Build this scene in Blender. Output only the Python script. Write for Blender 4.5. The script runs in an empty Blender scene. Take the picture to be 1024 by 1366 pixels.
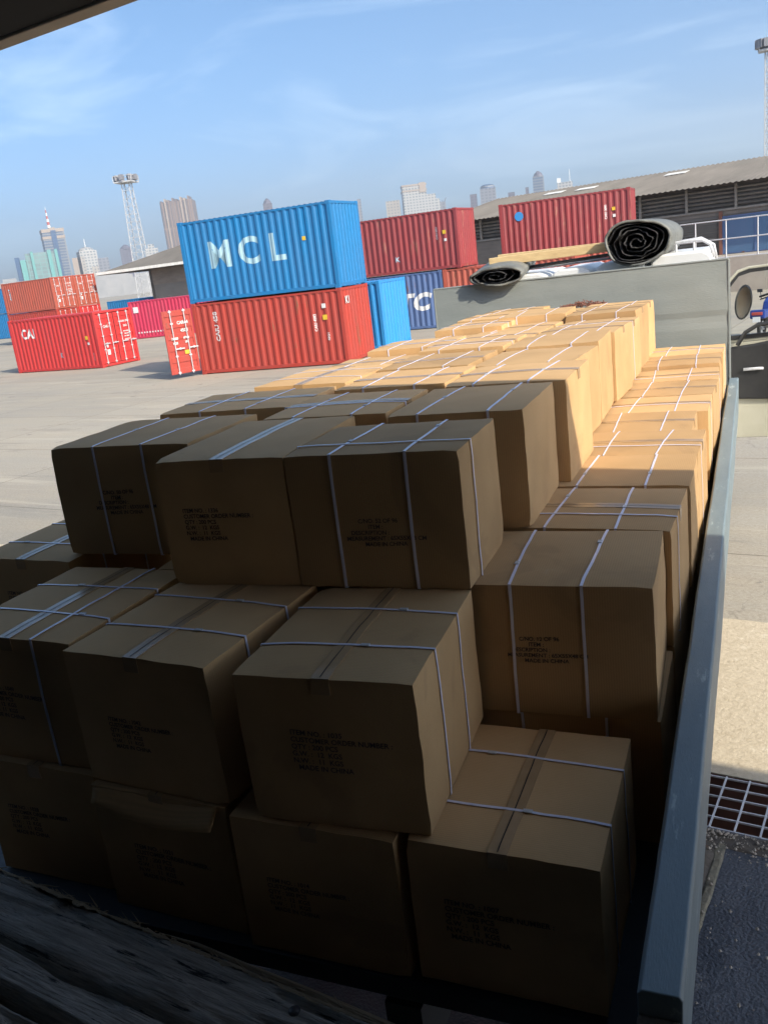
import bpy, math, random
from mathutils import Vector, Matrix, noise
R = math.radians
rnd = random.Random(7)
sc = bpy.context.scene
col = sc.collection

# ------------------------------------------------------------------ camera
F_PX, DH, ROLL, HEAD, CAM_H = 1170.0, 333.0, R(6.97), R(32.7), 3.3
pitch = math.atan(DH / F_PX)
fh = Vector((-math.sin(HEAD), math.cos(HEAD), 0)); up = Vector((0, 0, 1))
fwd = fh * math.cos(pitch) - up * math.sin(pitch)
r0 = Vector((math.cos(HEAD), math.sin(HEAD), 0)); u0 = r0.cross(fwd)
rt = r0 * math.cos(ROLL) - u0 * math.sin(ROLL)
ui = r0 * math.sin(ROLL) + u0 * math.cos(ROLL)
cd = bpy.data.cameras.new('camera'); cam = bpy.data.objects.new('camera', cd); col.objects.link(cam)
m = Matrix((rt, ui, -fwd)).transposed().to_4x4(); m.translation = (0, 0, CAM_H); cam.matrix_world = m
cd.sensor_fit = 'VERTICAL'; cd.sensor_height = 36; cd.lens = F_PX / 1366 * 36
cd.clip_start = 0.05; cd.clip_end = 9000
sc.camera = cam

# ------------------------------------------------------------------ sun and sky
SUN = Vector((1.38, -0.5, 1.0)).normalized()
el = math.asin(SUN.z); az = math.atan2(SUN.x, SUN.y)
sl = bpy.data.lights.new('sun', 'SUN'); sl.energy = 2.1; sl.angle = R(0.53); sl.color = (1.0, 0.90, 0.73)
so = bpy.data.objects.new('sun', sl); col.objects.link(so); so.rotation_euler = SUN.to_track_quat('Z', 'Y').to_euler()
w = bpy.data.worlds.new('World'); sc.world = w; w.use_nodes = True
nt = w.node_tree; nt.nodes.clear()
def N(t, k, **kw):
    n = t.nodes.new(k)
    for a, b in kw.items(): setattr(n, a, b)
    return n
out = N(nt, 'ShaderNodeOutputWorld'); bg = N(nt, 'ShaderNodeBackground'); bg.inputs[1].default_value = 0.112
sky = N(nt, 'ShaderNodeTexSky', sky_type='NISHITA'); sky.sun_disc = False; sky.sun_elevation = el; sky.sun_rotation = az
sky.air_density = 0.6; sky.dust_density = 2.8; sky.ozone_density = 4.5; sky.altitude = 0
tc = N(nt, 'ShaderNodeTexCoord'); mp = N(nt, 'ShaderNodeMapping'); mp.inputs['Scale'].default_value = (1.2, 3.2, 9.0); mp.inputs['Rotation'].default_value = (0.12, 0.2, 0.65)
nz = N(nt, 'ShaderNodeTexNoise'); nz.inputs['Scale'].default_value = 1.5; nz.inputs['Detail'].default_value = 9; nz.inputs['Roughness'].default_value = 0.62; nz.inputs['Distortion'].default_value = 0.9
cr = N(nt, 'ShaderNodeValToRGB'); cr.color_ramp.elements[0].position = 0.50; cr.color_ramp.elements[1].position = 0.82
mul = N(nt, 'ShaderNodeMath', operation='MULTIPLY'); mul.inputs[1].default_value = 0.30
mx = N(nt, 'ShaderNodeMix', data_type='RGBA'); mx.inputs[7].default_value = (4.6, 5.3, 5.7, 1)
L = nt.links
L.new(tc.outputs['Generated'], mp.inputs[0]); L.new(mp.outputs[0], nz.inputs[0]); L.new(nz.outputs[0], cr.inputs[0])
L.new(cr.outputs[0], mul.inputs[0]); L.new(mul.outputs[0], mx.inputs[0]); hsv = N(nt, 'ShaderNodeHueSaturation'); hsv.inputs['Saturation'].default_value = 1.08; hsv.inputs['Hue'].default_value = 0.489; hsv.inputs['Value'].default_value = 0.78; L.new(sky.outputs[0], hsv.inputs['Color']); L.new(hsv.outputs[0], mx.inputs[6])
L.new(mx.outputs[2], bg.inputs[0]); L.new(bg.outputs[0], out.inputs[0])
sc.view_settings.view_transform = 'Standard'; sc.view_settings.look = 'None'; sc.view_settings.exposure = 1.6; sc.view_settings.gamma = 1
sc.render.engine = 'CYCLES'

# ------------------------------------------------------------------ materials
def new_mat(name):
    mt = bpy.data.materials.new(name); mt.use_nodes = True
    t = mt.node_tree; b = t.nodes['Principled BSDF']
    return mt, t, b
def mat(name, c, rough=0.7, c2=None, scale=4.0, amt=1.0, bump=0.0, bscale=None, metal=0.0, c3=None, s3=1.5, p3=0.62, spec=0.5, rnd_v=0.0, stretch=(1, 1, 1), coord='Object', detail=8):
    """base colour c wandering to c2 by noise, patches of c3 (wear, rust, stains), noise bump"""
    mt, t, b = new_mat(name); l = t.links
    b.inputs['Roughness'].default_value = rough; b.inputs['Metallic'].default_value = metal
    b.inputs['Specular IOR Level'].default_value = spec
    tcn = N(t, 'ShaderNodeTexCoord'); mpn = N(t, 'ShaderNodeMapping'); mpn.inputs['Scale'].default_value = stretch
    l.new(tcn.outputs[coord], mpn.inputs[0])
    oi = N(t, 'ShaderNodeObjectInfo')
    addv = N(t, 'ShaderNodeVectorMath', operation='ADD'); sclv = N(t, 'ShaderNodeVectorMath', operation='SCALE'); sclv.inputs['Scale'].default_value = 37.0 if coord == 'Object' else 0.0
    cmb = N(t, 'ShaderNodeCombineXYZ')
    for k in range(3): l.new(oi.outputs['Random'], cmb.inputs[k])
    l.new(cmb.outputs[0], sclv.inputs[0]); l.new(mpn.outputs[0], addv.inputs[0]); l.new(sclv.outputs[0], addv.inputs[1])
    vec = addv.outputs[0]
    c2 = c2 or tuple(x * 0.75 for x in c)
    n1 = N(t, 'ShaderNodeTexNoise'); n1.inputs['Scale'].default_value = scale; n1.inputs['Detail'].default_value = detail; n1.inputs['Roughness'].default_value = 0.65
    l.new(vec, n1.inputs[0])
    rp = N(t, 'ShaderNodeMapRange'); rp.inputs[1].default_value = 0.3; rp.inputs[2].default_value = 0.7; rp.inputs[4].default_value = amt
    l.new(n1.outputs[0], rp.inputs[0])
    mxn = N(t, 'ShaderNodeMix', data_type='RGBA'); mxn.inputs[6].default_value = (*c, 1); mxn.inputs[7].default_value = (*c2, 1)
    l.new(rp.outputs[0], mxn.inputs[0]); cur = mxn.outputs[2]
    if c3:
        n2 = N(t, 'ShaderNodeTexNoise'); n2.inputs['Scale'].default_value = s3; n2.inputs['Detail'].default_value = 12; n2.inputs['Roughness'].default_value = 0.72
        l.new(vec, n2.inputs[0])
        r2 = N(t, 'ShaderNodeMapRange'); r2.inputs[1].default_value = p3; r2.inputs[2].default_value = p3 + 0.07
        l.new(n2.outputs[0], r2.inputs[0])
        m2 = N(t, 'ShaderNodeMix', data_type='RGBA'); m2.inputs[7].default_value = (*c3, 1)
        l.new(r2.outputs[0], m2.inputs[0]); l.new(cur, m2.inputs[6]); cur = m2.outputs[2]
    if rnd_v:
        hs = N(t, 'ShaderNodeHueSaturation'); mr = N(t, 'ShaderNodeMapRange'); mr.inputs[3].default_value = 1 - rnd_v; mr.inputs[4].default_value = 1 + rnd_v
        l.new(oi.outputs['Random'], mr.inputs[0]); l.new(mr.outputs[0], hs.inputs['Value']); l.new(cur, hs.inputs['Color']); cur = hs.outputs[0]
    l.new(cur, b.inputs['Base Color'])
    if bump:
        n3 = N(t, 'ShaderNodeTexNoise'); n3.inputs['Scale'].default_value = bscale or scale * 6; n3.inputs['Detail'].default_value = 6
        l.new(vec, n3.inputs[0]); bp = N(t, 'ShaderNodeBump'); bp.inputs['Strength'].default_value = 1.0; bp.inputs['Distance'].default_value = bump
        l.new(n3.outputs[0], bp.inputs['Height']); l.new(bp.outputs[0], b.inputs['Normal'])
    return mt

def cardboard():
    mt, t, b = new_mat('cardboard'); l = t.links
    b.inputs['Roughness'].default_value = 0.82; b.inputs['Specular IOR Level'].default_value = 0.25
    tcn = N(t, 'ShaderNodeTexCoord'); oi = N(t, 'ShaderNodeObjectInfo')
    n1 = N(t, 'ShaderNodeTexNoise'); n1.inputs['Scale'].default_value = 3.0; n1.inputs['Detail'].default_value = 8; n1.noise_dimensions = '4D'
    mw = N(t, 'ShaderNodeMath', operation='MULTIPLY'); mw.inputs[1].default_value = 50; l.new(oi.outputs['Random'], mw.inputs[0]); l.new(mw.outputs[0], n1.inputs['W'])
    l.new(tcn.outputs['Object'], n1.inputs['Vector'])
    rp = N(t, 'ShaderNodeMapRange'); rp.inputs[1].default_value = 0.3; rp.inputs[2].default_value = 0.7; l.new(n1.outputs[0], rp.inputs[0])
    mxn = N(t, 'ShaderNodeMix', data_type='RGBA'); mxn.inputs[6].default_value = (0.65, 0.42, 0.205, 1); mxn.inputs[7].default_value = (0.55, 0.345, 0.16, 1)
    l.new(rp.outputs[0], mxn.inputs[0])
    # scuffs
    n2 = N(t, 'ShaderNodeTexNoise'); n2.inputs['Scale'].default_value = 9; n2.inputs['Detail'].default_value = 12; n2.inputs['Roughness'].default_value = 0.75; n2.noise_dimensions = '4D'
    l.new(tcn.outputs['Object'], n2.inputs['Vector']); l.new(mw.outputs[0], n2.inputs['W'])
    r2 = N(t, 'ShaderNodeMapRange'); r2.inputs[1].default_value = 0.62; r2.inputs[2].default_value = 0.72; r2.inputs[4].default_value = 0.55; l.new(n2.outputs[0], r2.inputs[0])
    m2 = N(t, 'ShaderNodeMix', data_type='RGBA'); m2.inputs[7].default_value = (0.62, 0.46, 0.29, 1); l.new(r2.outputs[0], m2.inputs[0]); l.new(mxn.outputs[2], m2.inputs[6])
    # faint flute lines
    wv = N(t, 'ShaderNodeTexWave', wave_type='BANDS', bands_direction='X'); wv.inputs['Scale'].default_value = 38; wv.inputs['Distortion'].default_value = 0.6; l.new(tcn.outputs['Object'], wv.inputs[0])
    m3 = N(t, 'ShaderNodeMix', data_type='RGBA', blend_type='MULTIPLY'); m3.inputs[0].default_value = 0.10
    l.new(m2.outputs[2], m3.inputs[6]); l.new(wv.outputs[0], m3.inputs[7])
    # damp stains and rubbed patches
    n4 = N(t, 'ShaderNodeTexNoise'); n4.inputs['Scale'].default_value = 1.6; n4.inputs['Detail'].default_value = 5; n4.inputs['Distortion'].default_value = 1.2; n4.noise_dimensions = '4D'
    l.new(tcn.outputs['Object'], n4.inputs['Vector']); l.new(mw.outputs[0], n4.inputs['W'])
    r4 = N(t, 'ShaderNodeMapRange'); r4.inputs[1].default_value = 0.60; r4.inputs[2].default_value = 0.63; r4.inputs[4].default_value = 0.22; l.new(n4.outputs[0], r4.inputs[0])
    m5 = N(t, 'ShaderNodeMix', data_type='RGBA'); m5.inputs[7].default_value = (0.33, 0.21, 0.11, 1); l.new(r4.outputs[0], m5.inputs[0]); l.new(m3.outputs[2], m5.inputs[6])
    hs = N(t, 'ShaderNodeHueSaturation'); mr = N(t, 'ShaderNodeMapRange'); mr.inputs[3].default_value = 0.82; mr.inputs[4].default_value = 1.14
    l.new(oi.outputs['Random'], mr.inputs[0]); l.new(mr.outputs[0], hs.inputs['Value']); l.new(m5.outputs[2], hs.inputs['Color'])
    l.new(hs.outputs[0], b.inputs['Base Color'])
    bp = N(t, 'ShaderNodeBump'); bp.inputs['Strength'].default_value = 0.7; bp.inputs['Distance'].default_value = 0.003
    l.new(n2.outputs[0], bp.inputs['Height']); l.new(bp.outputs[0], b.inputs['Normal'])
    return mt

def concrete():
    mt, t, b = new_mat('yard_concrete'); l = t.links
    b.inputs['Roughness'].default_value = 0.9; b.inputs['Specular IOR Level'].default_value = 0.2
    tcn = N(t, 'ShaderNodeTexCoord')
    def noi(s, det=10, ro=0.65, st=(1, 1, 1)):
        mpn = N(t, 'ShaderNodeMapping'); mpn.inputs['Scale'].default_value = st; mpn.inputs['Rotation'].default_value = (0, 0, 0.35)
        n = N(t, 'ShaderNodeTexNoise'); n.inputs['Scale'].default_value = s; n.inputs['Detail'].default_value = det; n.inputs['Roughness'].default_value = ro
        l.new(tcn.outputs['Object'], mpn.inputs[0]); l.new(mpn.outputs[0], n.inputs[0]); return n.outputs[0]
    def mr(x, a, bb, lo=0.0, hi=1.0):
        r = N(t, 'ShaderNodeMapRange'); r.inputs[1].default_value = a; r.inputs[2].default_value = bb; r.inputs[3].default_value = lo; r.inputs[4].default_value = hi; l.new(x, r.inputs[0]); return r.outputs[0]
    def mix(f, a, bb, mode='MIX'):
        mm = N(t, 'ShaderNodeMix', data_type='RGBA', blend_type=mode)
        for s, v in ((0, f), (6, a), (7, bb)):
            if isinstance(v, (tuple, float)): mm.inputs[s].default_value = v
            else: l.new(v, mm.inputs[s])
        return mm.outputs[2]
    big = mr(noi(0.09, 8, 0.6, (0.5, 1.3, 1)), 0.35, 0.65)
    c = mix(big, (0.43, 0.395, 0.325, 1), (0.32, 0.305, 0.27, 1))
    c = mix(mr(noi(0.6, 10, 0.7, (0.4, 1.6, 1)), 0.42, 0.66, 0, 0.7), c, (0.44, 0.385, 0.30, 1))
    c = mix(mr(noi(0.35, 12, 0.75, (0.35, 2.4, 1)), 0.56, 0.64, 0, 0.55), c, (0.20, 0.195, 0.18, 1))
    c = mix(mr(noi(26, 5, 0.7), 0.40, 0.70, 0, 0.5), c, (0.23, 0.20, 0.15, 1))
    # cracks, tyre-dark bands and oil spots
    vo = N(t, 'ShaderNodeTexVoronoi', feature='DISTANCE_TO_EDGE'); vo.inputs['Scale'].default_value = 0.22
    wn_ = N(t, 'ShaderNodeTexNoise'); wn_.inputs['Scale'].default_value = 1.3; wn_.inputs['Detail'].default_value = 8; l.new(tcn.outputs['Object'], wn_.inputs[0])
    va = N(t, 'ShaderNodeVectorMath', operation='MULTIPLY_ADD'); va.inputs[1].default_value = (1.6, 1.6, 0); l.new(wn_.outputs['Color'], va.inputs[0]); l.new(tcn.outputs['Object'], va.inputs[2]); l.new(va.outputs[0], vo.inputs[0])
    c = mix(mr(vo.outputs[0], 0.0, 0.004, 0.30, 0), c, (0.14, 0.13, 0.115, 1))
    c = mix(mr(noi(1.7, 6, 0.55), 0.67, 0.71, 0, 0.6), c, (0.12, 0.115, 0.11, 1))
    c = mix(mr(noi(0.5, 12, 0.8, (0.16, 3.0, 1)), 0.55, 0.60, 0, 0.5), c, (0.50, 0.45, 0.36, 1))
    # slab joints
    bk = N(t, 'ShaderNodeTexBrick'); bk.offset = 0.0; bk.inputs['Scale'].default_value = 1.0; bk.inputs['Brick Width'].default_value = 5.0; bk.inputs['Row Height'].default_value = 4.0
    bk.inputs['Mortar Size'].default_value = 0.012; bk.inputs['Color1'].default_value = (1, 1, 1, 1); bk.inputs['Color2'].default_value = (0.86, 0.87, 0.88, 1); bk.inputs['Mortar'].default_value = (0.35, 0.33, 0.3, 1)
    mpn = N(t, 'ShaderNodeMapping'); mpn.inputs['Location'].default_value = (0.4, -1.0, 0); l.new(tcn.outputs['Object'], mpn.inputs[0]); l.new(mpn.outputs[0], bk.inputs[0])
    c = mix(0.75, c, bk.outputs[0], 'MULTIPLY')
    l.new(c, b.inputs['Base Color'])
    bp = N(t, 'ShaderNodeBump'); bp.inputs['Distance'].default_value = 0.006; bp.inputs['Strength'].default_value = 0.8
    l.new(noi(34, 6, 0.7), bp.inputs['Height']); l.new(bp.outputs[0], b.inputs['Normal'])
    return mt

def facade(name, wall, glass, bw, rh, mortar, rough=0.5, frac=None):
    """far towers: storeys and bays as a brick grid, glass cells in a wall-coloured grid"""
    mt, t, b = new_mat(name); l = t.links
    b.inputs['Roughness'].default_value = rough
    tcn = N(t, 'ShaderNodeTexCoord'); sp = N(t, 'ShaderNodeSeparateXYZ'); cb = N(t, 'ShaderNodeCombineXYZ'); ad = N(t, 'ShaderNodeMath', operation='ADD')
    l.new(tcn.outputs['Object'], sp.inputs[0]); l.new(sp.outputs[0], ad.inputs[0]); l.new(sp.outputs[1], ad.inputs[1]); l.new(ad.outputs[0], cb.inputs[0]); l.new(sp.outputs[2], cb.inputs[1])
    bk = N(t, 'ShaderNodeTexBrick'); bk.offset = 0.0; bk.inputs['Scale'].default_value = 1.0; bk.inputs['Brick Width'].default_value = bw; bk.inputs['Row Height'].default_value = rh; bk.inputs['Mortar Size'].default_value = mortar
    bk.inputs['Color1'].default_value = (*glass, 1); bk.inputs['Color2'].default_value = (*[g * 0.7 for g in glass], 1); bk.inputs['Mortar'].default_value = (*wall, 1)
    l.new(cb.outputs[0], bk.inputs[0]); l.new(bk.outputs[0], b.inputs['Base Color'])
    return mt

M = {}
M['card'] = cardboard()
M['strap'] = mat('strap_plastic', (0.80, 0.79, 0.90), 0.3, (0.70, 0.70, 0.84), 12)
M['tape'] = mat('brown_tape', (0.40, 0.26, 0.13), 0.25, (0.48, 0.32, 0.17), 14)
M['ink'] = mat('black_ink', (0.10, 0.075, 0.065), 0.8)
M['conc'] = concrete()
M['asph'] = mat('dark_asphalt', (0.045, 0.050, 0.062), 0.30, (0.10, 0.105, 0.118), 2.2, 1, 0.012, 60, c3=(0.24, 0.24, 0.235), s3=1.7, p3=0.60)
M['apron'] = mat('worn_warm_concrete', (0.60, 0.52, 0.385), 0.95, (0.42, 0.35, 0.245), 22, 0.8, 0.006, 42, c3=(0.66, 0.59, 0.46), s3=2, p3=0.58)
M['slab'] = mat('edge_stone', (0.13, 0.11, 0.085), 0.9, (0.07, 0.062, 0.055), 9, 1, 0.012, 30, c3=(0.24, 0.12, 0.06), s3=5, p3=0.62)
M['pale_strip'] = mat('pale_joint', (0.24, 0.215, 0.15), 0.9, (0.13, 0.12, 0.09), 16, 1, 0.006, 60)
M['pit'] = mat('pit_wall', (0.16, 0.07, 0.05), 0.9, (0.07, 0.04, 0.03), 6)
M['galv'] = mat('galvanised_steel', (0.66, 0.67, 0.69), 0.5, (0.48, 0.49, 0.51), 20, 1, metal=0.2)
M['gate'] = mat('teal_grey_paint', (0.20, 0.255, 0.275), 0.5, (0.155, 0.205, 0.225), 5, 1, 0.0008, 90, c3=(0.36, 0.43, 0.44), s3=7, p3=0.60, stretch=(2.5, 0.5, 2.5))
M['head'] = mat('grey_green_paint', (0.30, 0.325, 0.31), 0.55, (0.245, 0.275, 0.265), 1.6, 1, 0.002, 50, c3=(0.17, 0.19, 0.165), s3=1.1, p3=0.65, stretch=(0.6, 1, 2.5))
M['floor'] = mat('bed_floor_plate', (0.05, 0.062, 0.075), 0.6, (0.03, 0.035, 0.045), 4, 1, 0.003, 40)
M['wood'] = mat('weathered_timber', (0.66, 0.61, 0.54), 0.92, (0.24, 0.215, 0.185), 4, 1, 0.012, 12, c3=(0.035, 0.032, 0.03), s3=3.2, p3=0.565, stretch=(1.2, 12, 12))
M['wood_edge'] = mat('splintered_timber', (0.52, 0.40, 0.26), 0.9, (0.26, 0.20, 0.13), 8, 1, 0.008, 20, stretch=(0.8, 8, 8))
M['timber'] = mat('new_timber', (0.66, 0.50, 0.26), 0.75, (0.52, 0.37, 0.19), 5, 1, 0.002, 30, stretch=(0.5, 6, 6))
M['bolt'] = mat('rusty_bolt', (0.16, 0.16, 0.17), 0.5, (0.09, 0.08, 0.08), 60, metal=0.6)
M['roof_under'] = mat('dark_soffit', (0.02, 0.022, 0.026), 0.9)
M['fascia'] = mat('tan_fascia', (0.62, 0.54, 0.44), 0.8, (0.50, 0.44, 0.36), 4)
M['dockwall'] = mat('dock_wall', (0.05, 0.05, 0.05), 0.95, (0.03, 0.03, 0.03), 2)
M['white'] = mat('white_paint', (0.78, 0.79, 0.78), 0.35, (0.70, 0.71, 0.70), 2, c3=(0.55, 0.53, 0.48), s3=2, p3=0.68)
M['dirty_white'] = mat('container_lettering', (0.72, 0.72, 0.70), 0.6, (0.58, 0.58, 0.58), 8)
M['faded_white'] = mat('faded_lettering', (0.34, 0.50, 0.56), 0.7, (0.26, 0.44, 0.54), 3)
M['tarp'] = mat('black_tarpaulin', (0.012, 0.012, 0.013), 0.6, (0.026, 0.026, 0.026), 7, 1, 0.03, 16)
M['tarp_out'] = mat('grey_tarpaulin', (0.20, 0.205, 0.185), 0.55, (0.13, 0.135, 0.125), 5, 1, 0.03, 7)
M['black'] = mat('black_plastic', (0.016, 0.017, 0.019), 0.45, (0.03, 0.03, 0.03), 6)
M['rubber'] = mat('tyre_rubber', (0.02, 0.02, 0.02), 0.85)
M['chrome'] = mat('chrome', (0.75, 0.76, 0.78), 0.12, metal=1.0)
M['cabbeige'] = mat('pale_green_body', (0.42, 0.41, 0.33), 0.5, (0.36, 0.35, 0.27), 3)
M['bluepl'] = mat('blue_fairing', (0.02, 0.05, 0.25), 0.3)
M['yellow'] = mat('yellow_sticker', (0.75, 0.50, 0.04), 0.6)
M['navy'] = mat('navy_sign', (0.04, 0.05, 0.16), 0.6)
M['greens'] = mat('green_sign', (0.04, 0.14, 0.12), 0.6)
M['gasket'] = mat('dark_gap', (0.02, 0.02, 0.02), 0.9)
def paint(name, c, c2, rust=(0.17, 0.075, 0.04), p=0.66):
    g_ = sum(c2) / 3; c2 = tuple(0.90 * x + 0.10 * (g_ * 1.3 + 0.02) for x in c2)
    return mat(name, c, 0.5, c2, 1.6, 1, 0.004, 9, c3=rust, s3=2.4, p3=p - 0.055, stretch=(1.6, 1.6, 0.28))
M['c_red'] = paint('container_red', (0.55, 0.028, 0.026), (0.47, 0.025, 0.024))
M['c_rust'] = paint('container_rust_red', (0.40, 0.040, 0.024), (0.33, 0.036, 0.023))
M['c_orange'] = paint('container_orange_red', (0.42, 0.085, 0.05), (0.34, 0.075, 0.045))
M['c_blue'] = paint('container_blue', (0.003, 0.17, 0.41), (0.003, 0.145, 0.36), p=0.72)
M['c_lblue'] = paint('container_light_blue', (0.015, 0.25, 0.60), (0.012, 0.22, 0.54), p=0.72)
M['c_navy'] = paint('container_navy', (0.085, 0.15, 0.32), (0.07, 0.12, 0.26))
M['c_maroon'] = paint('container_maroon', (0.29, 0.04, 0.042), (0.23, 0.034, 0.038), rust=(0.30, 0.13, 0.09), p=0.63)
M['c_crim'] = paint('container_crimson', (0.50, 0.018, 0.07), (0.43, 0.016, 0.06), p=0.72)
M['roofsheet'] = mat('fibre_cement_roof', (0.20, 0.18, 0.155), 0.9, (0.13, 0.118, 0.10), 0.6, 1, c3=(0.15, 0.14, 0.12), s3=0.5, p3=0.6, stretch=(1, 0.3, 1))
M['skylight'] = mat('roof_light_sheet', (0.80, 0.79, 0.74), 0.6)
M['wh_wall'] = mat('old_boards', (0.24, 0.21, 0.18), 0.9, (0.16, 0.14, 0.12), 1.2, 1, c3=(0.22, 0.21, 0.19), s3=0.8, p3=0.6, stretch=(0.6, 0.6, 2.5))
M['wh_dark'] = mat('dark_louvre', (0.22, 0.20, 0.18), 0.9, (0.13, 0.12, 0.105), 2)
M['wh_grey'] = mat('grey_boards', (0.20, 0.195, 0.18), 0.9, (0.15, 0.145, 0.135), 0.8, 1, stretch=(0.7, 0.7, 2))
M['wh_post'] = mat('grey_post', (0.30, 0.28, 0.25), 0.8, (0.22, 0.2, 0.18), 3)
M['rusty'] = mat('rusty_post', (0.26, 0.11, 0.075), 0.9, (0.17, 0.08, 0.06), 4)
mt, t, b = new_mat('blue_window_glass'); b.inputs['Base Color'].default_value = (0.085, 0.17, 0.30, 1); b.inputs['Roughness'].default_value = 0.25; M['bglass'] = mt
mt, t, b = new_mat('clear_glass'); b.inputs['Transmission Weight'].default_value = 1.0; b.inputs['Roughness'].default_value = 0.0; b.inputs['IOR'].default_value = 1.05; b.inputs['Base Color'].default_value = (0.93, 0.98, 0.95, 1); M['glass'] = mt
M['platf'] = mat('platform_concrete', (0.42, 0.38, 0.32), 0.9, (0.33, 0.30, 0.26), 1.5)
M['leaf'] = mat('tree_leaves', (0.07, 0.11, 0.035), 0.8, (0.04, 0.07, 0.02), 0.4)
M['leafy'] = mat('pale_leaves', (0.20, 0.21, 0.06), 0.8, (0.12, 0.15, 0.04), 0.4)
M['bark'] = mat('bark', (0.12, 0.09, 0.06), 0.9)
M['t_blue'] = facade('tower_blue', (0.198, 0.210, 0.228), (0.033, 0.085, 0.176), 60, 4.2, 1.0)
M['t_core'] = facade('tower_core', (0.036, 0.102, 0.192), (0.019, 0.072, 0.182), 30, 4.2, 0.3)
M['t_teal'] = facade('tower_teal', (0.132, 0.300, 0.288), (0.182, 0.273, 0.273), 8, 5.0, 0.5)
M['t_tealfin'] = mat('teal_fin', (0.12, 0.38, 0.36), 0.5)
M['t_beige'] = facade('tower_beige', (0.348, 0.318, 0.276), (0.143, 0.169, 0.208), 5, 4.5, 1.3)
M['t_white'] = facade('tower_white', (0.408, 0.402, 0.384), (0.130, 0.176, 0.215), 5, 4.2, 1.1)
M['t_brown'] = facade('tower_brown', (0.240, 0.174, 0.144), (0.130, 0.117, 0.130), 5, 90, 1.5)
M['t_cream'] = mat('tower_cream', (0.40, 0.33, 0.27), 0.8)
M['t_grey'] = facade('tower_grey', (0.210, 0.216, 0.240), (0.104, 0.130, 0.176), 6, 4.5, 1.2)
M['t_dark'] = facade('tower_dark', (0.120, 0.114, 0.150), (0.078, 0.078, 0.117), 6, 4.5, 1.0)
M['mastgrey'] = mat('mast_galvanised', (0.48, 0.49, 0.50), 0.6, (0.40, 0.41, 0.42), 2)
M['red'] = mat('mast_red', (0.5, 0.08, 0.06), 0.6)
M['far'] = mat('low_rise', (0.34, 0.34, 0.34), 0.9, (0.24, 0.25, 0.26), 0.06, 1)

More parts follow.
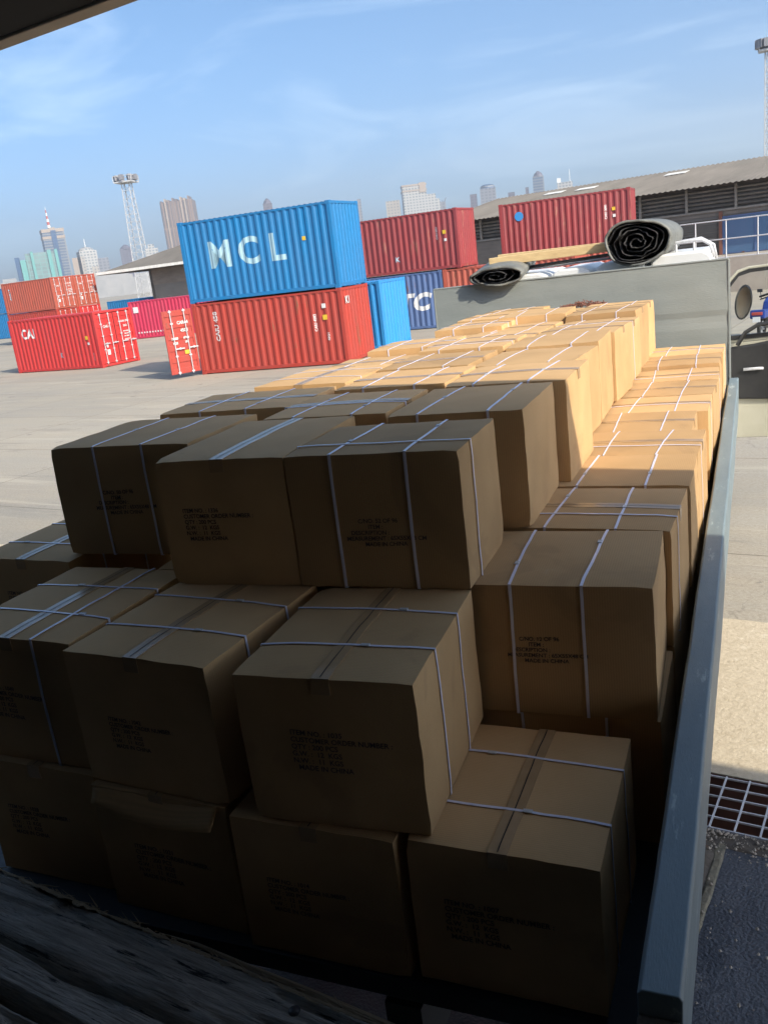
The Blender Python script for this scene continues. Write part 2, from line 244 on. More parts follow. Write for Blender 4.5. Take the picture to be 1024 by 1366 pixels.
# ------------------------------------------------------------------ mesh helpers
class MB:
    def __init__(s): s.v = []; s.f = []; s.mi = []
    def add(s, vs, fs, mi=0):
        o = len(s.v); s.v += [Vector(p) for p in vs]; s.f += [tuple(i + o for i in f) for f in fs]; s.mi += [mi] * len(fs); return s
    def box(s, a, b, mi=0, rot=None, ctr=None):
        x0, y0, z0 = a; x1, y1, z1 = b
        vs = [Vector(p) for p in ((x0, y0, z0), (x1, y0, z0), (x1, y1, z0), (x0, y1, z0), (x0, y0, z1), (x1, y0, z1), (x1, y1, z1), (x0, y1, z1))]
        if rot is not None:
            c = Vector(ctr) if ctr else Vector(((x0 + x1) / 2, (y0 + y1) / 2, (z0 + z1) / 2)); vs = [c + rot @ (p - c) for p in vs]
        return s.add(vs, [(3, 2, 1, 0), (4, 5, 6, 7), (0, 1, 5, 4), (1, 2, 6, 5), (2, 3, 7, 6), (3, 0, 4, 7)], mi)
    def bar(s, p, q, w, h=None, mi=0, upv=(0, 0, 1)):
        p = Vector(p); q = Vector(q); h = h or w; d = (q - p).normalized(); u = Vector(upv)
        if abs(d.dot(u)) > 0.97: u = Vector((1, 0, 0))
        a = d.cross(u).normalized() * w / 2; b2 = a.normalized().cross(d).normalized() * h / 2
        vs = [p - a - b2, p + a - b2, p + a + b2, p - a + b2, q - a - b2, q + a - b2, q + a + b2, q - a + b2]
        return s.add(vs, [(0, 1, 2, 3), (7, 6, 5, 4), (1, 0, 4, 5), (2, 1, 5, 6), (3, 2, 6, 7), (0, 3, 7, 4)], mi)
    def tube(s, pts, r, n=8, mi=0, caps=True):
        pts = [Vector(p) for p in pts]; rs = r if isinstance(r, (list, tuple)) else [r] * len(pts); vs = []; fs = []; pa = None
        for i, p in enumerate(pts):
            d = (pts[min(i + 1, len(pts) - 1)] - pts[max(i - 1, 0)]).normalized()
            if pa is None: pa = d.orthogonal().normalized()
            pa = (pa - d * pa.dot(d)).normalized(); pb = d.cross(pa)
            vs += [p + (pa * math.cos(k * 2 * math.pi / n) + pb * math.sin(k * 2 * math.pi / n)) * rs[i] for k in range(n)]
        for i in range(len(pts) - 1):
            for k in range(n): k2 = (k + 1) % n; fs.append((i * n + k, i * n + k2, (i + 1) * n + k2, (i + 1) * n + k))
        if caps: fs.append(tuple(range(n - 1, -1, -1))); fs.append(tuple(range((len(pts) - 1) * n, len(pts) * n)))
        return s.add(vs, fs, mi)
    def ext(s, prof, axis, a, b, mi=0):
        """closed 2D profile extruded along axis 0/1/2 from a to b"""
        def P(u, v, t): return {0: (t, u, v), 1: (u, t, v), 2: (u, v, t)}[axis]
        n = len(prof); vs = [P(u, v, a) for u, v in prof] + [P(u, v, b) for u, v in prof]
        fs = [tuple(range(n)), tuple(range(2 * n - 1, n - 1, -1))] + [(i, (i + 1) % n, n + (i + 1) % n, n + i) for i in range(n)]
        return s.add(vs, fs, mi)
    def build(s, name, mats, parent=None, smooth=False, bevel=0.0, loc=None, rot=None):
        me = bpy.data.meshes.new(name); me.from_pydata([tuple(p) for p in s.v], [], s.f); me.update()
        for mm in (mats if isinstance(mats, (list, tuple)) else [mats]): me.materials.append(mm)
        for p, i in zip(me.polygons, s.mi): p.material_index = i; p.use_smooth = smooth
        import bmesh
        bm = bmesh.new(); bm.from_mesh(me); bmesh.ops.recalc_face_normals(bm, faces=bm.faces); bm.to_mesh(me); bm.free()
        o = bpy.data.objects.new(name, me); col.objects.link(o)
        if parent: o.parent = parent
        if loc: o.location = loc
        if rot: o.rotation_euler = rot
        if bevel:
            bv = o.modifiers.new('bevel', 'BEVEL'); bv.width = bevel; bv.segments = 2; bv.limit_method = 'ANGLE'; bv.angle_limit = R(40)
        return o
def tag(o, label=None, cat=None, group=None, kind=None):
    if label: o['label'] = label
    if cat: o['category'] = cat
    if group: o['group'] = group
    if kind: o['kind'] = kind
    return o
def empty(name, loc=(0, 0, 0), rz=0.0, label=None, cat=None, group=None):
    o = bpy.data.objects.new(name, None); col.objects.link(o); o.location = loc; o.rotation_euler = (0, 0, rz); o.empty_display_size = 0.2
    return tag(o, label, cat, group)
dg = None
def text_mesh(s, size, align='CENTER', italic=0.0, spacing=1.0, bold=0.0):
    cu = bpy.data.curves.new('txt', 'FONT'); cu.body = s; cu.size = size; cu.align_x = align; cu.align_y = 'CENTER'; cu.shear = italic; cu.space_character = spacing; cu.offset = bold; cu.resolution_u = 3
    o = bpy.data.objects.new('txt', cu); col.objects.link(o); bpy.context.view_layer.update()
    me = bpy.data.meshes.new_from_object(o.evaluated_get(bpy.context.evaluated_depsgraph_get()))
    vs = [v.co.copy() for v in me.vertices]; fs = [tuple(p.vertices) for p in me.polygons]
    bpy.data.objects.remove(o); bpy.data.curves.remove(cu); bpy.data.meshes.remove(me)
    return vs, fs
TXT = {}
def text(s, size, **k):
    key = (s, size, tuple(sorted(k.items())))
    if key not in TXT: TXT[key] = text_mesh(s, size, **k)
    return TXT[key]
def hyp(az_deg, el_deg, D):
    a = R(az_deg); return Vector((-math.sin(a) * D, math.cos(a) * D, CAM_H + math.tan(R(el_deg)) * D))

# ================================================================== THE SETTING
# ground: one sheet with an opening for the drain trench under the grating
g = MB()
X0, X1, Y0, YA, YB, Y1 = -3500, 3500, -60, 4.46, 5.0, 4200
for (xa, xb, ya, yb) in ((X0, -14, YA, YB), (14, X1, YA, YB), (X0, X1, YB, Y1), (X0, X1, Y0 - 400, -0.0), (X0, X1, 0.0, YA)):
    if yb <= YA + 1e-6: continue
    g.add([(xa, ya, 0), (xb, ya, 0), (xb, yb, 0), (xa, yb, 0)], [(0, 1, 2, 3)])
tag(g.build('yard_ground', M['conc']), kind='structure')
g = MB().add([(X0, -400, 0), (X1, -400, 0), (X1, YA, 0), (X0, YA, 0)], [(0, 1, 2, 3)])
tag(g.build('dock_side_asphalt', M['asph']), kind='structure')
g = MB()
g.add([(-14, YA, -0.7), (14, YA, -0.7), (14, YB, -0.7), (-14, YB, -0.7)], [(0, 1, 2, 3)])
g.add([(-14, YA, -0.7), (14, YA, -0.7), (14, YA, 0), (-14, YA, 0)], [(0, 1, 2, 3)])
g.add([(-14, YB, -0.7), (14, YB, -0.7), (14, YB, 0), (-14, YB, 0)], [(0, 1, 2, 3)])
for x in (-14, 14): g.add([(x, YA, -0.7), (x, YB, -0.7), (x, YB, 0), (x, YA, 0)], [(0, 1, 2, 3)])
tag(g.build('drain_trench', M['pit']), kind='structure')
b = MB(); vs = []; fs = []; nx_, ny_ = 280, 60
for j in range(ny_ + 1):
    for i in range(nx_ + 1):
        x = -14 + 28 * i / nx_; y = 5.002 + (7.35 - 5.002) * j / ny_
        if j == ny_: y += 0.03 * noise.noise(Vector((x * 2, 0, 4)))
        vs.append((x, y, 0.006 + 0.004 * noise.noise(Vector((x * 1.5, y * 1.5, 2)))))
for j in range(ny_):
    for i in range(nx_): a = j * (nx_ + 1) + i; fs.append((a, a + 1, a + nx_ + 2, a + nx_ + 1))
b.add(vs, fs); tag(b.build('worn_concrete_strip', M['apron'], smooth=True), kind='structure')
# rough broken kerb strips beside the truck, in the shade of the dock
def rough_strip(name, x0, x1, y0, y1, z, h, mt, nx=10, ny=90, seed=0, jag=0.03):
    b = MB(); vs = []; fs = []
    for j in range(ny + 1):
        for i in range(nx + 1):
            u = i / nx; v = j / ny; y = y0 + (y1 - y0) * v
            e = noise.noise(Vector((0, y * 6, seed))) * jag; e2 = noise.noise(Vector((5, y * 6, seed))) * jag
            x = x0 + e + (x1 - x0 + e2 - e) * u
            edge = min(1, 6 * min(u, 1 - u)) * min(1, 20 * min(v, 1 - v))
            vs.append((x, y, z + edge * (h + noise.fractal(Vector((x * 14, y * 14, seed)), 0.8, 2.1, 5) * h * 0.55)))
    for j in range(ny):
        for i in range(nx): a = j * (nx + 1) + i; fs.append((a, a + 1, a + nx + 2, a + nx + 1))
    b.add(vs, fs); return tag(b.build(name, mt, smooth=True), kind='structure')
rough_strip('kerb_rubble', -1.25, -0.83, 1.5, 4.40, -0.006, 0.03, M['slab'], seed=3)
rough_strip('kerb_joint', -0.868, -0.815, 1.5, 4.40, 0.004, 0.010, M['pale_strip'], nx=10, ny=500, seed=9, jag=0.012)
rough_strip('worn_asphalt', -0.80, 3.5, 1.4, 4.25, -0.002, 0.012, M['asph'], nx=420, ny=280, seed=31, jag=0.02)
rough_strip('rubble_edge', -1.2, 3.5, 4.30, 4.45, -0.003, 0.022, M['slab'], nx=120, ny=10, seed=5)
rough_strip('asphalt_slab', -0.74, 3.5, 3.98, 4.27, -0.006, 0.02, M['asph'], nx=90, ny=10, seed=14, jag=0.02)

q = random.Random(19); db = MB()
for k in range(900):
    x = -0.95 + 1.6 * q.random() ** 1.8; y = 2.2 + 2.22 * q.random() if q.random() < 0.5 else 4.42 - 0.22 * q.random() ** 2; r_ = 0.0025 + 0.010 * q.random() ** 3
    c_ = Vector((x, y, 0.020 + r_ * 0.3)); n0 = len(db.v)
    vs = [c_ + Vector((q.uniform(.6, 1.2) * r_ * math.cos(a), q.uniform(.6, 1.2) * r_ * math.sin(a), -r_ * 0.5)) for a in (0, 1.26, 2.51, 3.77, 5.03)] + [c_ + Vector((q.uniform(-.4, .4) * r_, q.uniform(-.4, .4) * r_, r_ * 0.7))]
    db.add(vs, [(i_, (i_ + 1) % 5, 5) for i_ in range(5)])
tag(db.build('gravel_debris', M['platf']), kind='stuff')
# steel grating over the trench
gr = empty('drain_grate', (0, 0, 0), 0, 'galvanised steel bar grate over the drain beside the truck bed', 'drain grate')
b = MB()
for k in range(6): b.bar((-13.9, YA + 0.012 + k * 0.103, -0.01), (13.9, YA + 0.012 + k * 0.103, -0.01), 0.008, 0.012)
b.build('bearing_bars', M['galv'], gr)
b = MB()
for k in range(206): b.bar((-13.9 + k * 0.135, YA + 0.005, -0.004), (-13.9 + k * 0.135, YB - 0.005, -0.004), 0.010, 0.010)
b.build('cross_bars', M['galv'], gr)

# loading dock the photographer stands on, and the canopy over it
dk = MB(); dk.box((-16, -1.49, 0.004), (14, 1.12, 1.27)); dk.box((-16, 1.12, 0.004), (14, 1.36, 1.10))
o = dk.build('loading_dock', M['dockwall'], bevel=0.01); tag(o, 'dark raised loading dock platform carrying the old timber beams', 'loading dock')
cn = empty('dock_canopy', (0, 2.82, 4.36), 0, 'dark underside of the dock canopy with a tan edge board, top left corner', 'canopy roof')
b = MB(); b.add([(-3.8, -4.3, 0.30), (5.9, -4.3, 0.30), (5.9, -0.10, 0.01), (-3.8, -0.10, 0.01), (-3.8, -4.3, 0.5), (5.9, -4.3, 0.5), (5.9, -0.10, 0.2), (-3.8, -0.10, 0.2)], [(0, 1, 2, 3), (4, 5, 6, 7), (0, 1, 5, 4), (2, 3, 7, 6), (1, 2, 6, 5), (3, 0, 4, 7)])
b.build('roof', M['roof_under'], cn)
MB().box((-3.8, -0.098, 0.0), (5.9, 0.0, 0.24)).build('fascia', M['fascia'], cn, bevel=0.006)
wl = MB().box((-16, -1.8, 0.004), (14, -1.5, 7.5)).box((-4.0, -1.49, 1.28), (-3.81, 1.0, 4.6)).box((5.3, -1.49, 1.28), (5.5, 1.0, 4.36))  # last two boxes: unseen side partitions added to keep sky light off carton fronts
tag(wl.build('warehouse_wall_and_light_blockers', M['dockwall']), 'dark building wall behind the viewer carrying the dock canopy, with unseen side partitions added to block light', 'wall')

# weathered timber beams on the dock edge
def plank(y0, y1, z, th, x0, x1, seed, label, bolts=()):
    root = empty('timber_beam', ((x0 + x1) / 2, (y0 + y1) / 2, z - th), 0, label, 'timber beam', 'old timber beams along the dock edge')
    nx = int((x1 - x0) / 0.006); ny = 34; b = MB(); vs = []; fs = []; hw = (y1 - y0) / 2; cx = (x0 + x1) / 2
    for i in range(nx + 1):
        x = x0 + (x1 - x0) * i / nx
        e1 = noise.fractal(Vector((x * 3.5, seed, 0)), 0.9, 2.0, 5) * 0.008; e2 = noise.fractal(Vector((x * 3.5, seed + 9, 0)), 0.9, 2.0, 5) * 0.007
        for j in range(ny + 1):
            u = j / ny * 2 - 1
            a = abs(u)
            if a > 0.82:   # rounded shoulders dropping to the sides
                tt = (a - 0.82) / 0.18; yy = math.copysign(0.82 + 0.18 * math.sin(tt * math.pi / 2), u); zz = -th * 0.98 * (1 - math.cos(tt * math.pi / 2))
            else: yy = u; zz = 0.0
            y = yy * hw + (e1 if u > 0 else e2) * a
            grain = noise.fractal(Vector((x * 2.0, y * 60, seed)), 0.7, 2.2, 6)
            crack = noise.noise(Vector((x * 2.2, y * 34, seed + 3.3)))
            deep = -0.030 * min(1, max(0, crack - 0.22) / 0.16) * (0.5 + abs(noise.noise(Vector((x * 5, 0, seed)))))
            ridge = abs(noise.noise(Vector((x * 3.0, y * 85, seed + 7.7))))
            zz += 0.0045 * grain + deep - 0.003 * (1 - ridge * 3 if ridge < 0.33 else 0) + 0.006 * noise.noise(Vector((x * 2.2, y * 6, seed)))
            vs.append((x - cx, y, th + zz))
    for i in range(nx):
        for j in range(ny): a = i * (ny + 1) + j; fs.append((a, a + 1, a + ny + 2, a + ny + 1))
    b.add(vs, fs)
    b.box((x0 - cx + 0.01, -hw * 0.93, 0), (x1 - cx - 0.01, hw * 0.93, th * 0.3))
    b.build('beam', M['wood'], root, smooth=True)
    return root, cx
r, cx = plank(1.245, 1.462, 1.40, 0.13, -6.0, -0.70, 1.0, 'grey weathered timber beam with a bolt, outermost on the dock edge')
sp = MB(); q = random.Random(5)
for k in range(420):
    x = -3.2 + 2.4 * q.random(); L_ = 0.012 + 0.075 * q.random() ** 3; y = 0.103 + q.uniform(-0.006, 0.006); zz = 0.112 + q.uniform(-0.03, 0.014)
    d = Vector((q.choice((-1, 1)) * L_, q.uniform(-0.1, 0.45) * L_, q.uniform(-0.1, 0.35) * L_))
    wd = q.uniform(0.001, 0.004); p0 = Vector((x - cx, y, zz)); n_ = Vector((0, wd, wd))
    sp.add([p0 - n_, p0 + n_, p0 + d, p0 + Vector((0, -wd, wd * 1.5))], [(0, 1, 2), (1, 3, 2), (3, 0, 2)])
sp.build('splinters', M['wood_edge'], r)
te = MB(); vs = []; fs = []
for i in range(700):
    x = -3.4 + 2.6 * i / 699; e1 = noise.fractal(Vector((x * 3.5, 1.0, 0)), 0.9, 2.0, 5) * 0.008
    a_ = noise.fractal(Vector((x * 22, 3, 1)), 0.6, 2.1, 5) * 0.010; b_ = noise.fractal(Vector((x * 30, 8, 1)), 0.6, 2.1, 5) * 0.010
    for (yy, zz) in ((0.086 + a_, 0.1325), (0.099 + e1, 0.131 + b_ * 0.3), (0.108 + e1 + b_ * 0.5, 0.114), (0.106 + e1, 0.085 + b_)): vs.append((x - cx, yy, zz))
for i in range(699):
    for j in range(3): a = i * 4 + j; fs.append((a, a + 1, a + 5, a + 4))
te.add(vs, fs); te.build('torn_edge', M['wood_edge'], r)
# long splinter that has split away from the outer edge
s2 = MB(); pts = [(-1.95, 0.112, 0.118), (-1.8, 0.122, 0.120), (-1.6, 0.124, 0.112), (-1.4, 0.126, 0.108), (-1.1, 0.124, 0.10), (-0.8, 0.122, 0.095)]
s2.tube([(x - cx, y, z) for x, y, z in pts], [0.002, 0.006, 0.008, 0.010, 0.013, 0.014], 6)
s2.build('split_edge', M['wood_edge'], r)
bo = MB(); bo.tube([(0, 0, -0.01), (0, 0, 0.004), (0, 0, 0.009)], [0.017, 0.017, 0.010], 14); bo.build('bolt', M['bolt'], r, smooth=True, loc=(-1.37 - cx, 0.038, 0.131))
plank(1.118, 1.222, 1.395, 0.12, -6.0, -0.9, 4.0, 'narrower middle timber beam between the bolted beam and the innermost one')
plank(0.93, 1.088, 1.38, 0.10, -6.0, -1.0, 8.0, 'innermost weathered timber beam, lowest at the bottom left corner')

# ================================================================== THE TRUCK
A = R(8.9)
def TW(x, s, z=0.0): return Vector((x * math.cos(A) - s * math.sin(A), x * math.sin(A) + s * math.cos(A), z))
tr = empty('flatbed_truck', (0, 0, 0), A, 'grey flatbed truck loaded with cartons, its cab door standing open', 'truck')
XL, XR, SH = -3.07, -0.13, 8.95
b = MB(); b.box((XL, 1.88, 1.20), (XR - 0.09, SH, 1.27)); fl = b.build('bed_floor', M['floor'], tr, bevel=0.004)
b = MB()
for k in range(14): b.box((XL + 0.02, 2.0 + k * 0.5, 1.10), (XR - 0.10, 2.08 + k * 0.5, 1.198))
for x in (-1.9, -1.0): b.box((x - 0.06, 1.95, 0.86), (x + 0.06, 12.6, 1.098))
b.build('chassis', M['black'], tr)
# right side gate: long hollow section with a worn, slightly wavy top
gt = MB(); n = 120; prof = [(-0.085, 1.27), (-0.088, 1.845), (-0.080, 1.856), (-0.006, 1.856), (0.0, 1.846), (-0.004, 1.52), (-0.03, 1.50), (-0.03, 1.27)]
vs = []; fs = []
for i in range(n + 1):
    s_ = 1.44 + (SH - 0.05 - 1.44) * i / n
    for (x, z) in prof:
        jit = noise.noise(Vector((s_ * 1.3, z * 3, 4))) * 0.004 + noise.noise(Vector((s_ * 11, x * 30, 8))) * 0.0012
        vs.append((XR + x + jit, s_, z + noise.noise(Vector((s_ * 2.1, x * 9, 2))) * 0.003))
k = len(prof)
for i in range(n):
    for j in range(k): fs.append((i * k + j, i * k + (j + 1) % k, (i + 1) * k + (j + 1) % k, (i + 1) * k + j))
fs.append(tuple(range(k))); fs.append(tuple(n * k + j for j in range(k)))
gt.add(vs, fs); ga = gt.build('side_gate', M['gate'], tr, bevel=0.003)
MB().box((XR - 0.086, 1.36, 1.27), (XR - 0.004, 1.438, 1.80)).build('end_post', M['slab'], ga, bevel=0.006)
# left gate folded down
MB().box((XL - 0.06, 2.05, 0.66), (XL - 0.005, SH - 0.1, 1.19)).build('side_gate', M['gate'], tr, bevel=0.004)
# headboard
b = MB(); nx = 60; nz = 30; vs = []; fs = []
for j in range(nz + 1):
    for i in range(nx + 1):
        x = XL + (XR - 0.09 - XL) * i / nx; z = 1.272 + (2.94 - 1.272) * j / nz
        dy = 0.012 * noise.noise(Vector((x * 1.1, z * 1.4, 3))) + 0.004 * noise.noise(Vector((x * 4, z * 5, 7)))
        if abs(z - 2.42) < 0.07 and x > -1.1: dy += 0.010 * (1 - abs(z - 2.42) / 0.07)
        vs.append((x, SH + dy, z))
for j in range(nz):
    for i in range(nx): a = j * (nx + 1) + i; fs.append((a, a + 1, a + nx + 2, a + nx + 1))
b.add(vs, fs); b.box((XL, SH + 0.02, 1.272), (XR - 0.09, SH + 0.05, 2.94))
hb = b.build('headboard', M['head'], tr)
b = MB(); b.box((XL - 0.012, SH - 0.006, 2.942), (XR - 0.078, SH + 0.055, 2.956)); b.box((XR - 0.088, SH - 0.008, 1.272), (XR - 0.070, SH + 0.055, 2.940)); b.box((XL - 0.014, SH - 0.008, 1.272), (XL - 0.002, SH + 0.055, 2.940))
b.build('edge_frame', M['head'], hb, bevel=0.003)
# cab
cb = MB()
prof = [(-2.72, 0.95), (-2.72, 2.45), (-2.66, 2.80), (-2.50, 2.90), (-1.5, 2.935), (-0.55, 2.90), (-0.36, 2.80), (-0.30, 2.45), (-0.30, 0.95)]
cb.ext(prof, 1, 8.95, 9.9); cb.ext([(x, z) if z < 2.5 else (x * 0.96 - 0.06, z - 0.05) for x, z in prof], 1, 9.902, 11.0)
ca = cb.build('cab', M['white'], tr, bevel=0.05); ca.location.y = 0.35
hm = MB()
for (xa, xb, h) in ((-2.62, -1.96, 0.05), (-1.93, -1.52, 0.06), (-1.49, -0.98, 0.075), (-0.95, -0.36, 0.095)):
    pr_ = [(xa, 2.86), (xa + 0.02, 2.93 + h * 0.6), (xa + 0.09, 2.94 + h), (xb - 0.09, 2.94 + h), (xb - 0.02, 2.93 + h * 0.6), (xb, 2.86)]
    hm.ext(pr_, 1, 9.0, 10.3)
hm.build('roof_panel', M['white'], ca, bevel=0.02)
rk = MB()
rk.tube([(-0.95, 9.35, 3.10), (-0.62, 9.35, 3.135), (-0.48, 9.35, 3.13), (-0.40, 9.35, 3.08), (-0.36, 9.35, 2.95)], 0.016, 8)
rk.tube([(-0.95, 9.8, 3.11), (-0.5, 9.8, 3.14), (-0.38, 9.8, 3.06), (-0.35, 9.8, 2.9)], 0.014, 8)
for x in (-0.90, -0.72, -0.55): rk.tube([(x, 9.35, 2.95), (x, 9.35, 3.12)], 0.011, 6)
rk.tube([(-0.7, 9.35, 3.125), (-0.7, 9.8, 3.13)], 0.010, 6)
rk.tube([(-2.6, 9.2, 3.03), (-0.9, 9.2, 3.06)], 0.014, 6)
rk.build('roof_rack', M['galv'], ca, smooth=True)
MB().box((-2.5, 11.0, 1.9), (-0.5, 11.02, 2.6)).build('windscreen', M['bglass'], ca)
# wheels
def wheel(parent, x, s, r=0.48, w_=0.26):
    b = MB(); b.tube([(x - w_ / 2, s, r), (x - w_ / 2 + 0.04, s, r), (x + w_ / 2 - 0.04, s, r), (x + w_ / 2, s, r)], [r - 0.05, r, r, r - 0.05], 28); wh = b.build('wheel', M['rubber'], parent)
    b = MB(); b.tube([(x - w_ / 2 - 0.01, s, r), (x + w_ / 2 + 0.01, s, r)], r * 0.55, 20); b.build('rim', M['galv'], wh)
for x in (-2.45, -0.45):
    for s_ in (3.4, 4.6, 10.2): wheel(tr, x, s_)
# open cab door, seen from inside and behind
dr = MB()
xs0, xs1, sd = -0.16, 0.92, 9.95
outer = [(xs0, 0.98), (0.42, 0.98), (0.55, 1.06), (0.66, 1.30), (0.80, 1.40), (xs1, 1.42), (xs1, 2.10), (0.80, 2.74), (0.72, 2.82), (0.05, 2.80), (-0.06, 2.76), (xs0, 2.64)]
def ring(bb, o_, i_, s0, s1):
    n = len(o_); vs = [(x, s0, z) for x, z in o_] + [(x, s0, z) for x, z in i_] + [(x, s1, z) for x, z in o_] + [(x, s1, z) for x, z in i_]; fs = []
    for k in range(n):
        k2 = (k + 1) % n; fs += [(k, k2, n + k2, n + k), (2 * n + k, 2 * n + k2, 3 * n + k2, 3 * n + k), (k, k2, 2 * n + k2, 2 * n + k), (n + k, n + k2, 3 * n + k2, 3 * n + k)]
    bb.add(vs, fs)
win_o = [(xs0, 2.02), (xs1, 2.06), (xs1 - 0.02, 2.14), (0.82, 2.74), (0.74, 2.82), (0.05, 2.80), (-0.06, 2.77), (xs0, 2.66)]
win_i = [(xs0 + 0.028, 2.05), (xs1 - 0.04, 2.085), (xs1 - 0.05, 2.15), (0.785, 2.72), (0.722, 2.79), (0.055, 2.772), (-0.045, 2.742), (xs0 + 0.028, 2.64)]
ring(dr, win_o, win_i, sd, sd + 0.05)
lower = [(xs0, 0.98), (0.42, 0.98), (0.52, 1.04), (0.62, 1.24), (0.78, 1.38), (xs1, 1.42), (xs1, 2.055), (xs0, 2.015)]
dr.ext(lower, 1, sd, sd + 0.06)
do = dr.build('open_door', M['cabbeige'], tr, bevel=0.008)
tp = MB(); ring(tp, [(x, z) for x, z in win_i], [(x * 0.94 + (0.02 if x > 0 else -0.0), z + (0.045 if z < 2.3 else -0.034)) for x, z in win_i], sd - 0.012, sd + 0.02); tp.build('window_seal', M['black'], do)
pn = MB(); pn.ext([(xs0 + 0.03, 1.42), (0.30, 1.40), (0.52, 1.50), (xs1 - 0.03, 1.62), (xs1 - 0.03, 2.0), (0.62, 2.06), (0.42, 2.05), (0.1, 2.0), (xs0 + 0.03, 1.98)], 1, sd - 0.05, sd - 0.002)
pa = pn.build('inner_panel', M['black'], do, bevel=0.02)
MB().tube([(-0.06, sd - 0.06, 2.0), (0.02, sd - 0.08, 2.13), (0.14, sd - 0.085, 2.20), (0.34, sd - 0.085, 2.215), (0.55, sd - 0.06, 2.14), (0.66, sd - 0.05, 2.02)], 0.022, 8).build('grab_bar', M['black'], pa, smooth=True)
MB().tube([(0.0, sd - 0.07, 1.74), (0.16, sd - 0.09, 1.745), (0.19, sd - 0.07, 1.74)], 0.016, 8).build('door_handle', M['galv'], pa, smooth=True)
gl = MB(); gl.add([(x, sd + 0.025, z) for x, z in win_i], [tuple(range(len(win_i)))]); 
gl.build('window_glass', M['glass'], do)
do.location = (-0.10, 0.25, 0)
# mirror on the outside of the door
mi = MB(); n = 20
def oval(s_, rx, rz, cx_=0.0, cz=2.42): return [(cx_ + rx * math.cos(k * 2 * math.pi / n) + 0.02 * math.sin(k * 2 * math.pi / n), s_, cz + rz * math.sin(k * 2 * math.pi / n)) for k in range(n)]
vs = oval(sd + 0.20, 0.072, 0.165) + oval(sd + 0.22, 0.088, 0.185) + oval(sd + 0.27, 0.075, 0.165) + oval(sd + 0.30, 0.04, 0.09)
mi.add(vs, [(a * n + k, a * n + (k + 1) % n, (a + 1) * n + (k + 1) % n, (a + 1) * n + k) for a in range(3) for k in range(n)] + [tuple(range(3 * n, 4 * n))])
mo = mi.build('mirror_housing', M['black'], do, smooth=True)
MB().add(oval(sd + 0.203, 0.071, 0.164), [tuple(range(n))]).build('mirror_glass', M['chrome'], mo)
MB().tube([(0.16, sd + 0.26, 2.46), (0.30, sd + 0.2, 2.5), (0.34, sd + 0.05, 2.5)], 0.012, 6).build('mirror_arm', M['black'], mo, smooth=True)

# things lying on the cab: two rolled tarpaulins and timber boards
def roll(name, cx_, cz, s0, s1, ra, rb, turns, label, ex=0.0, ez=0.0, seed=0):
    root = empty(name, TW(cx_, (s0 + s1) / 2, cz - rb), A, label, 'tarpaulin roll', 'rolled tarpaulins on the cab roof')
    b = MB(); n = 46; pts = []; steps = int(turns * n)
    for k in range(steps + 1):
        th = k * 2 * math.pi / n; f = k / steps; f = 0.10 + 0.84 * f
        wob = 1 + 0.03 * math.sin(3 * th + seed) + 0.035 * math.sin(2 * th + 9 * f) + 0.06 * noise.noise(Vector((math.cos(th) * 1.6, math.sin(th) * 1.6, seed))) + 0.30 * (1.1 - f) * noise.noise(Vector((math.cos(th) * 2.2, math.sin(th) * 2.2, f * 9 + seed))) + 0.022 * abs(noise.noise(Vector((th * 1.9, seed, 3)))) + 0.055 * noise.noise(Vector((math.cos(th) * 4, math.sin(th) * 4, f * 18)))
        pts.append((ra * f * wob * math.cos(th), rb * f * wob * math.sin(th) - 0.02 * rb * (1 - f), 0.07 * noise.noise(Vector((th * 0.9, f * 8, seed))) - 0.03 * (1 - f)))
    q0, q1 = s0 - (s0 + s1) / 2, s1 - (s0 + s1) / 2; vs = []; fs = []; ns = 5; th_ = 0.008
    for side in (0, 1):
        for k, (x, z, ry) in enumerate(pts):
            r_ = 1 + (th_ / max(0.05, math.hypot(x, z))) * side
            for i in range(ns + 1):
                t_ = i / ns; vs.append((x * r_ + ex * t_, q0 + ry * (1 - t_) + (q1 - q0) * t_, rb + z * r_ + ez * t_ + 0.012 * noise.noise(Vector((x * 5, t_ * 4, z * 5 + seed)))))
    m1 = len(pts) * (ns + 1)
    for k in range(len(pts) - 1):
        for i in range(ns):
            a = k * (ns + 1) + i; fs.append((a, a + 1, a + ns + 2, a + ns + 1)); fs.append((m1 + a, m1 + a + 1, m1 + a + ns + 2, m1 + a + ns + 1))
        a = k * (ns + 1); fs.append((a, a + ns + 1, m1 + a + ns + 1, m1 + a))
    b.add(vs, fs)
    b.build('inner_layers', M['tarp'], root, smooth=True)
    c = MB(); vs = []; fs = []; n2 = 60
    for i in range(9):
        t_ = i / 8
        for k in range(n2):
            th = k * 2 * math.pi / n2 + 0.3; wob = 1.0 + 0.04 * math.sin(3 * th + seed + 5) + 0.008 * math.sin(7 * th) + 0.05 * noise.noise(Vector((math.cos(th) * 1.6, math.sin(th) * 1.6, 5.6 + seed))) + 0.02 * noise.noise(Vector((math.cos(th) * 5, math.sin(th) * 5, t_ * 3)))
            vs.append((ra * 1.03 * wob * math.cos(th) + ex * t_, q0 - 0.012 + 0.02 * noise.noise(Vector((th * 2, 0, seed))) * (1 - t_) + (q1 - q0) * t_, rb + rb * 1.03 * wob * math.sin(th) + ez * t_))
    for i in range(8):
        for k in range(n2): fs.append((i * n2 + k, i * n2 + (k + 1) % n2, (i + 1) * n2 + (k + 1) % n2, (i + 1) * n2 + k))
    fs.append(tuple(range(8 * n2, 9 * n2)))
    c.add(vs, fs); oo = c.build('outer_wrap', M['tarp_out'], root, smooth=True)
    sd_ = oo.modifiers.new('thick', 'SOLIDIFY'); sd_.thickness = 0.022
    return root
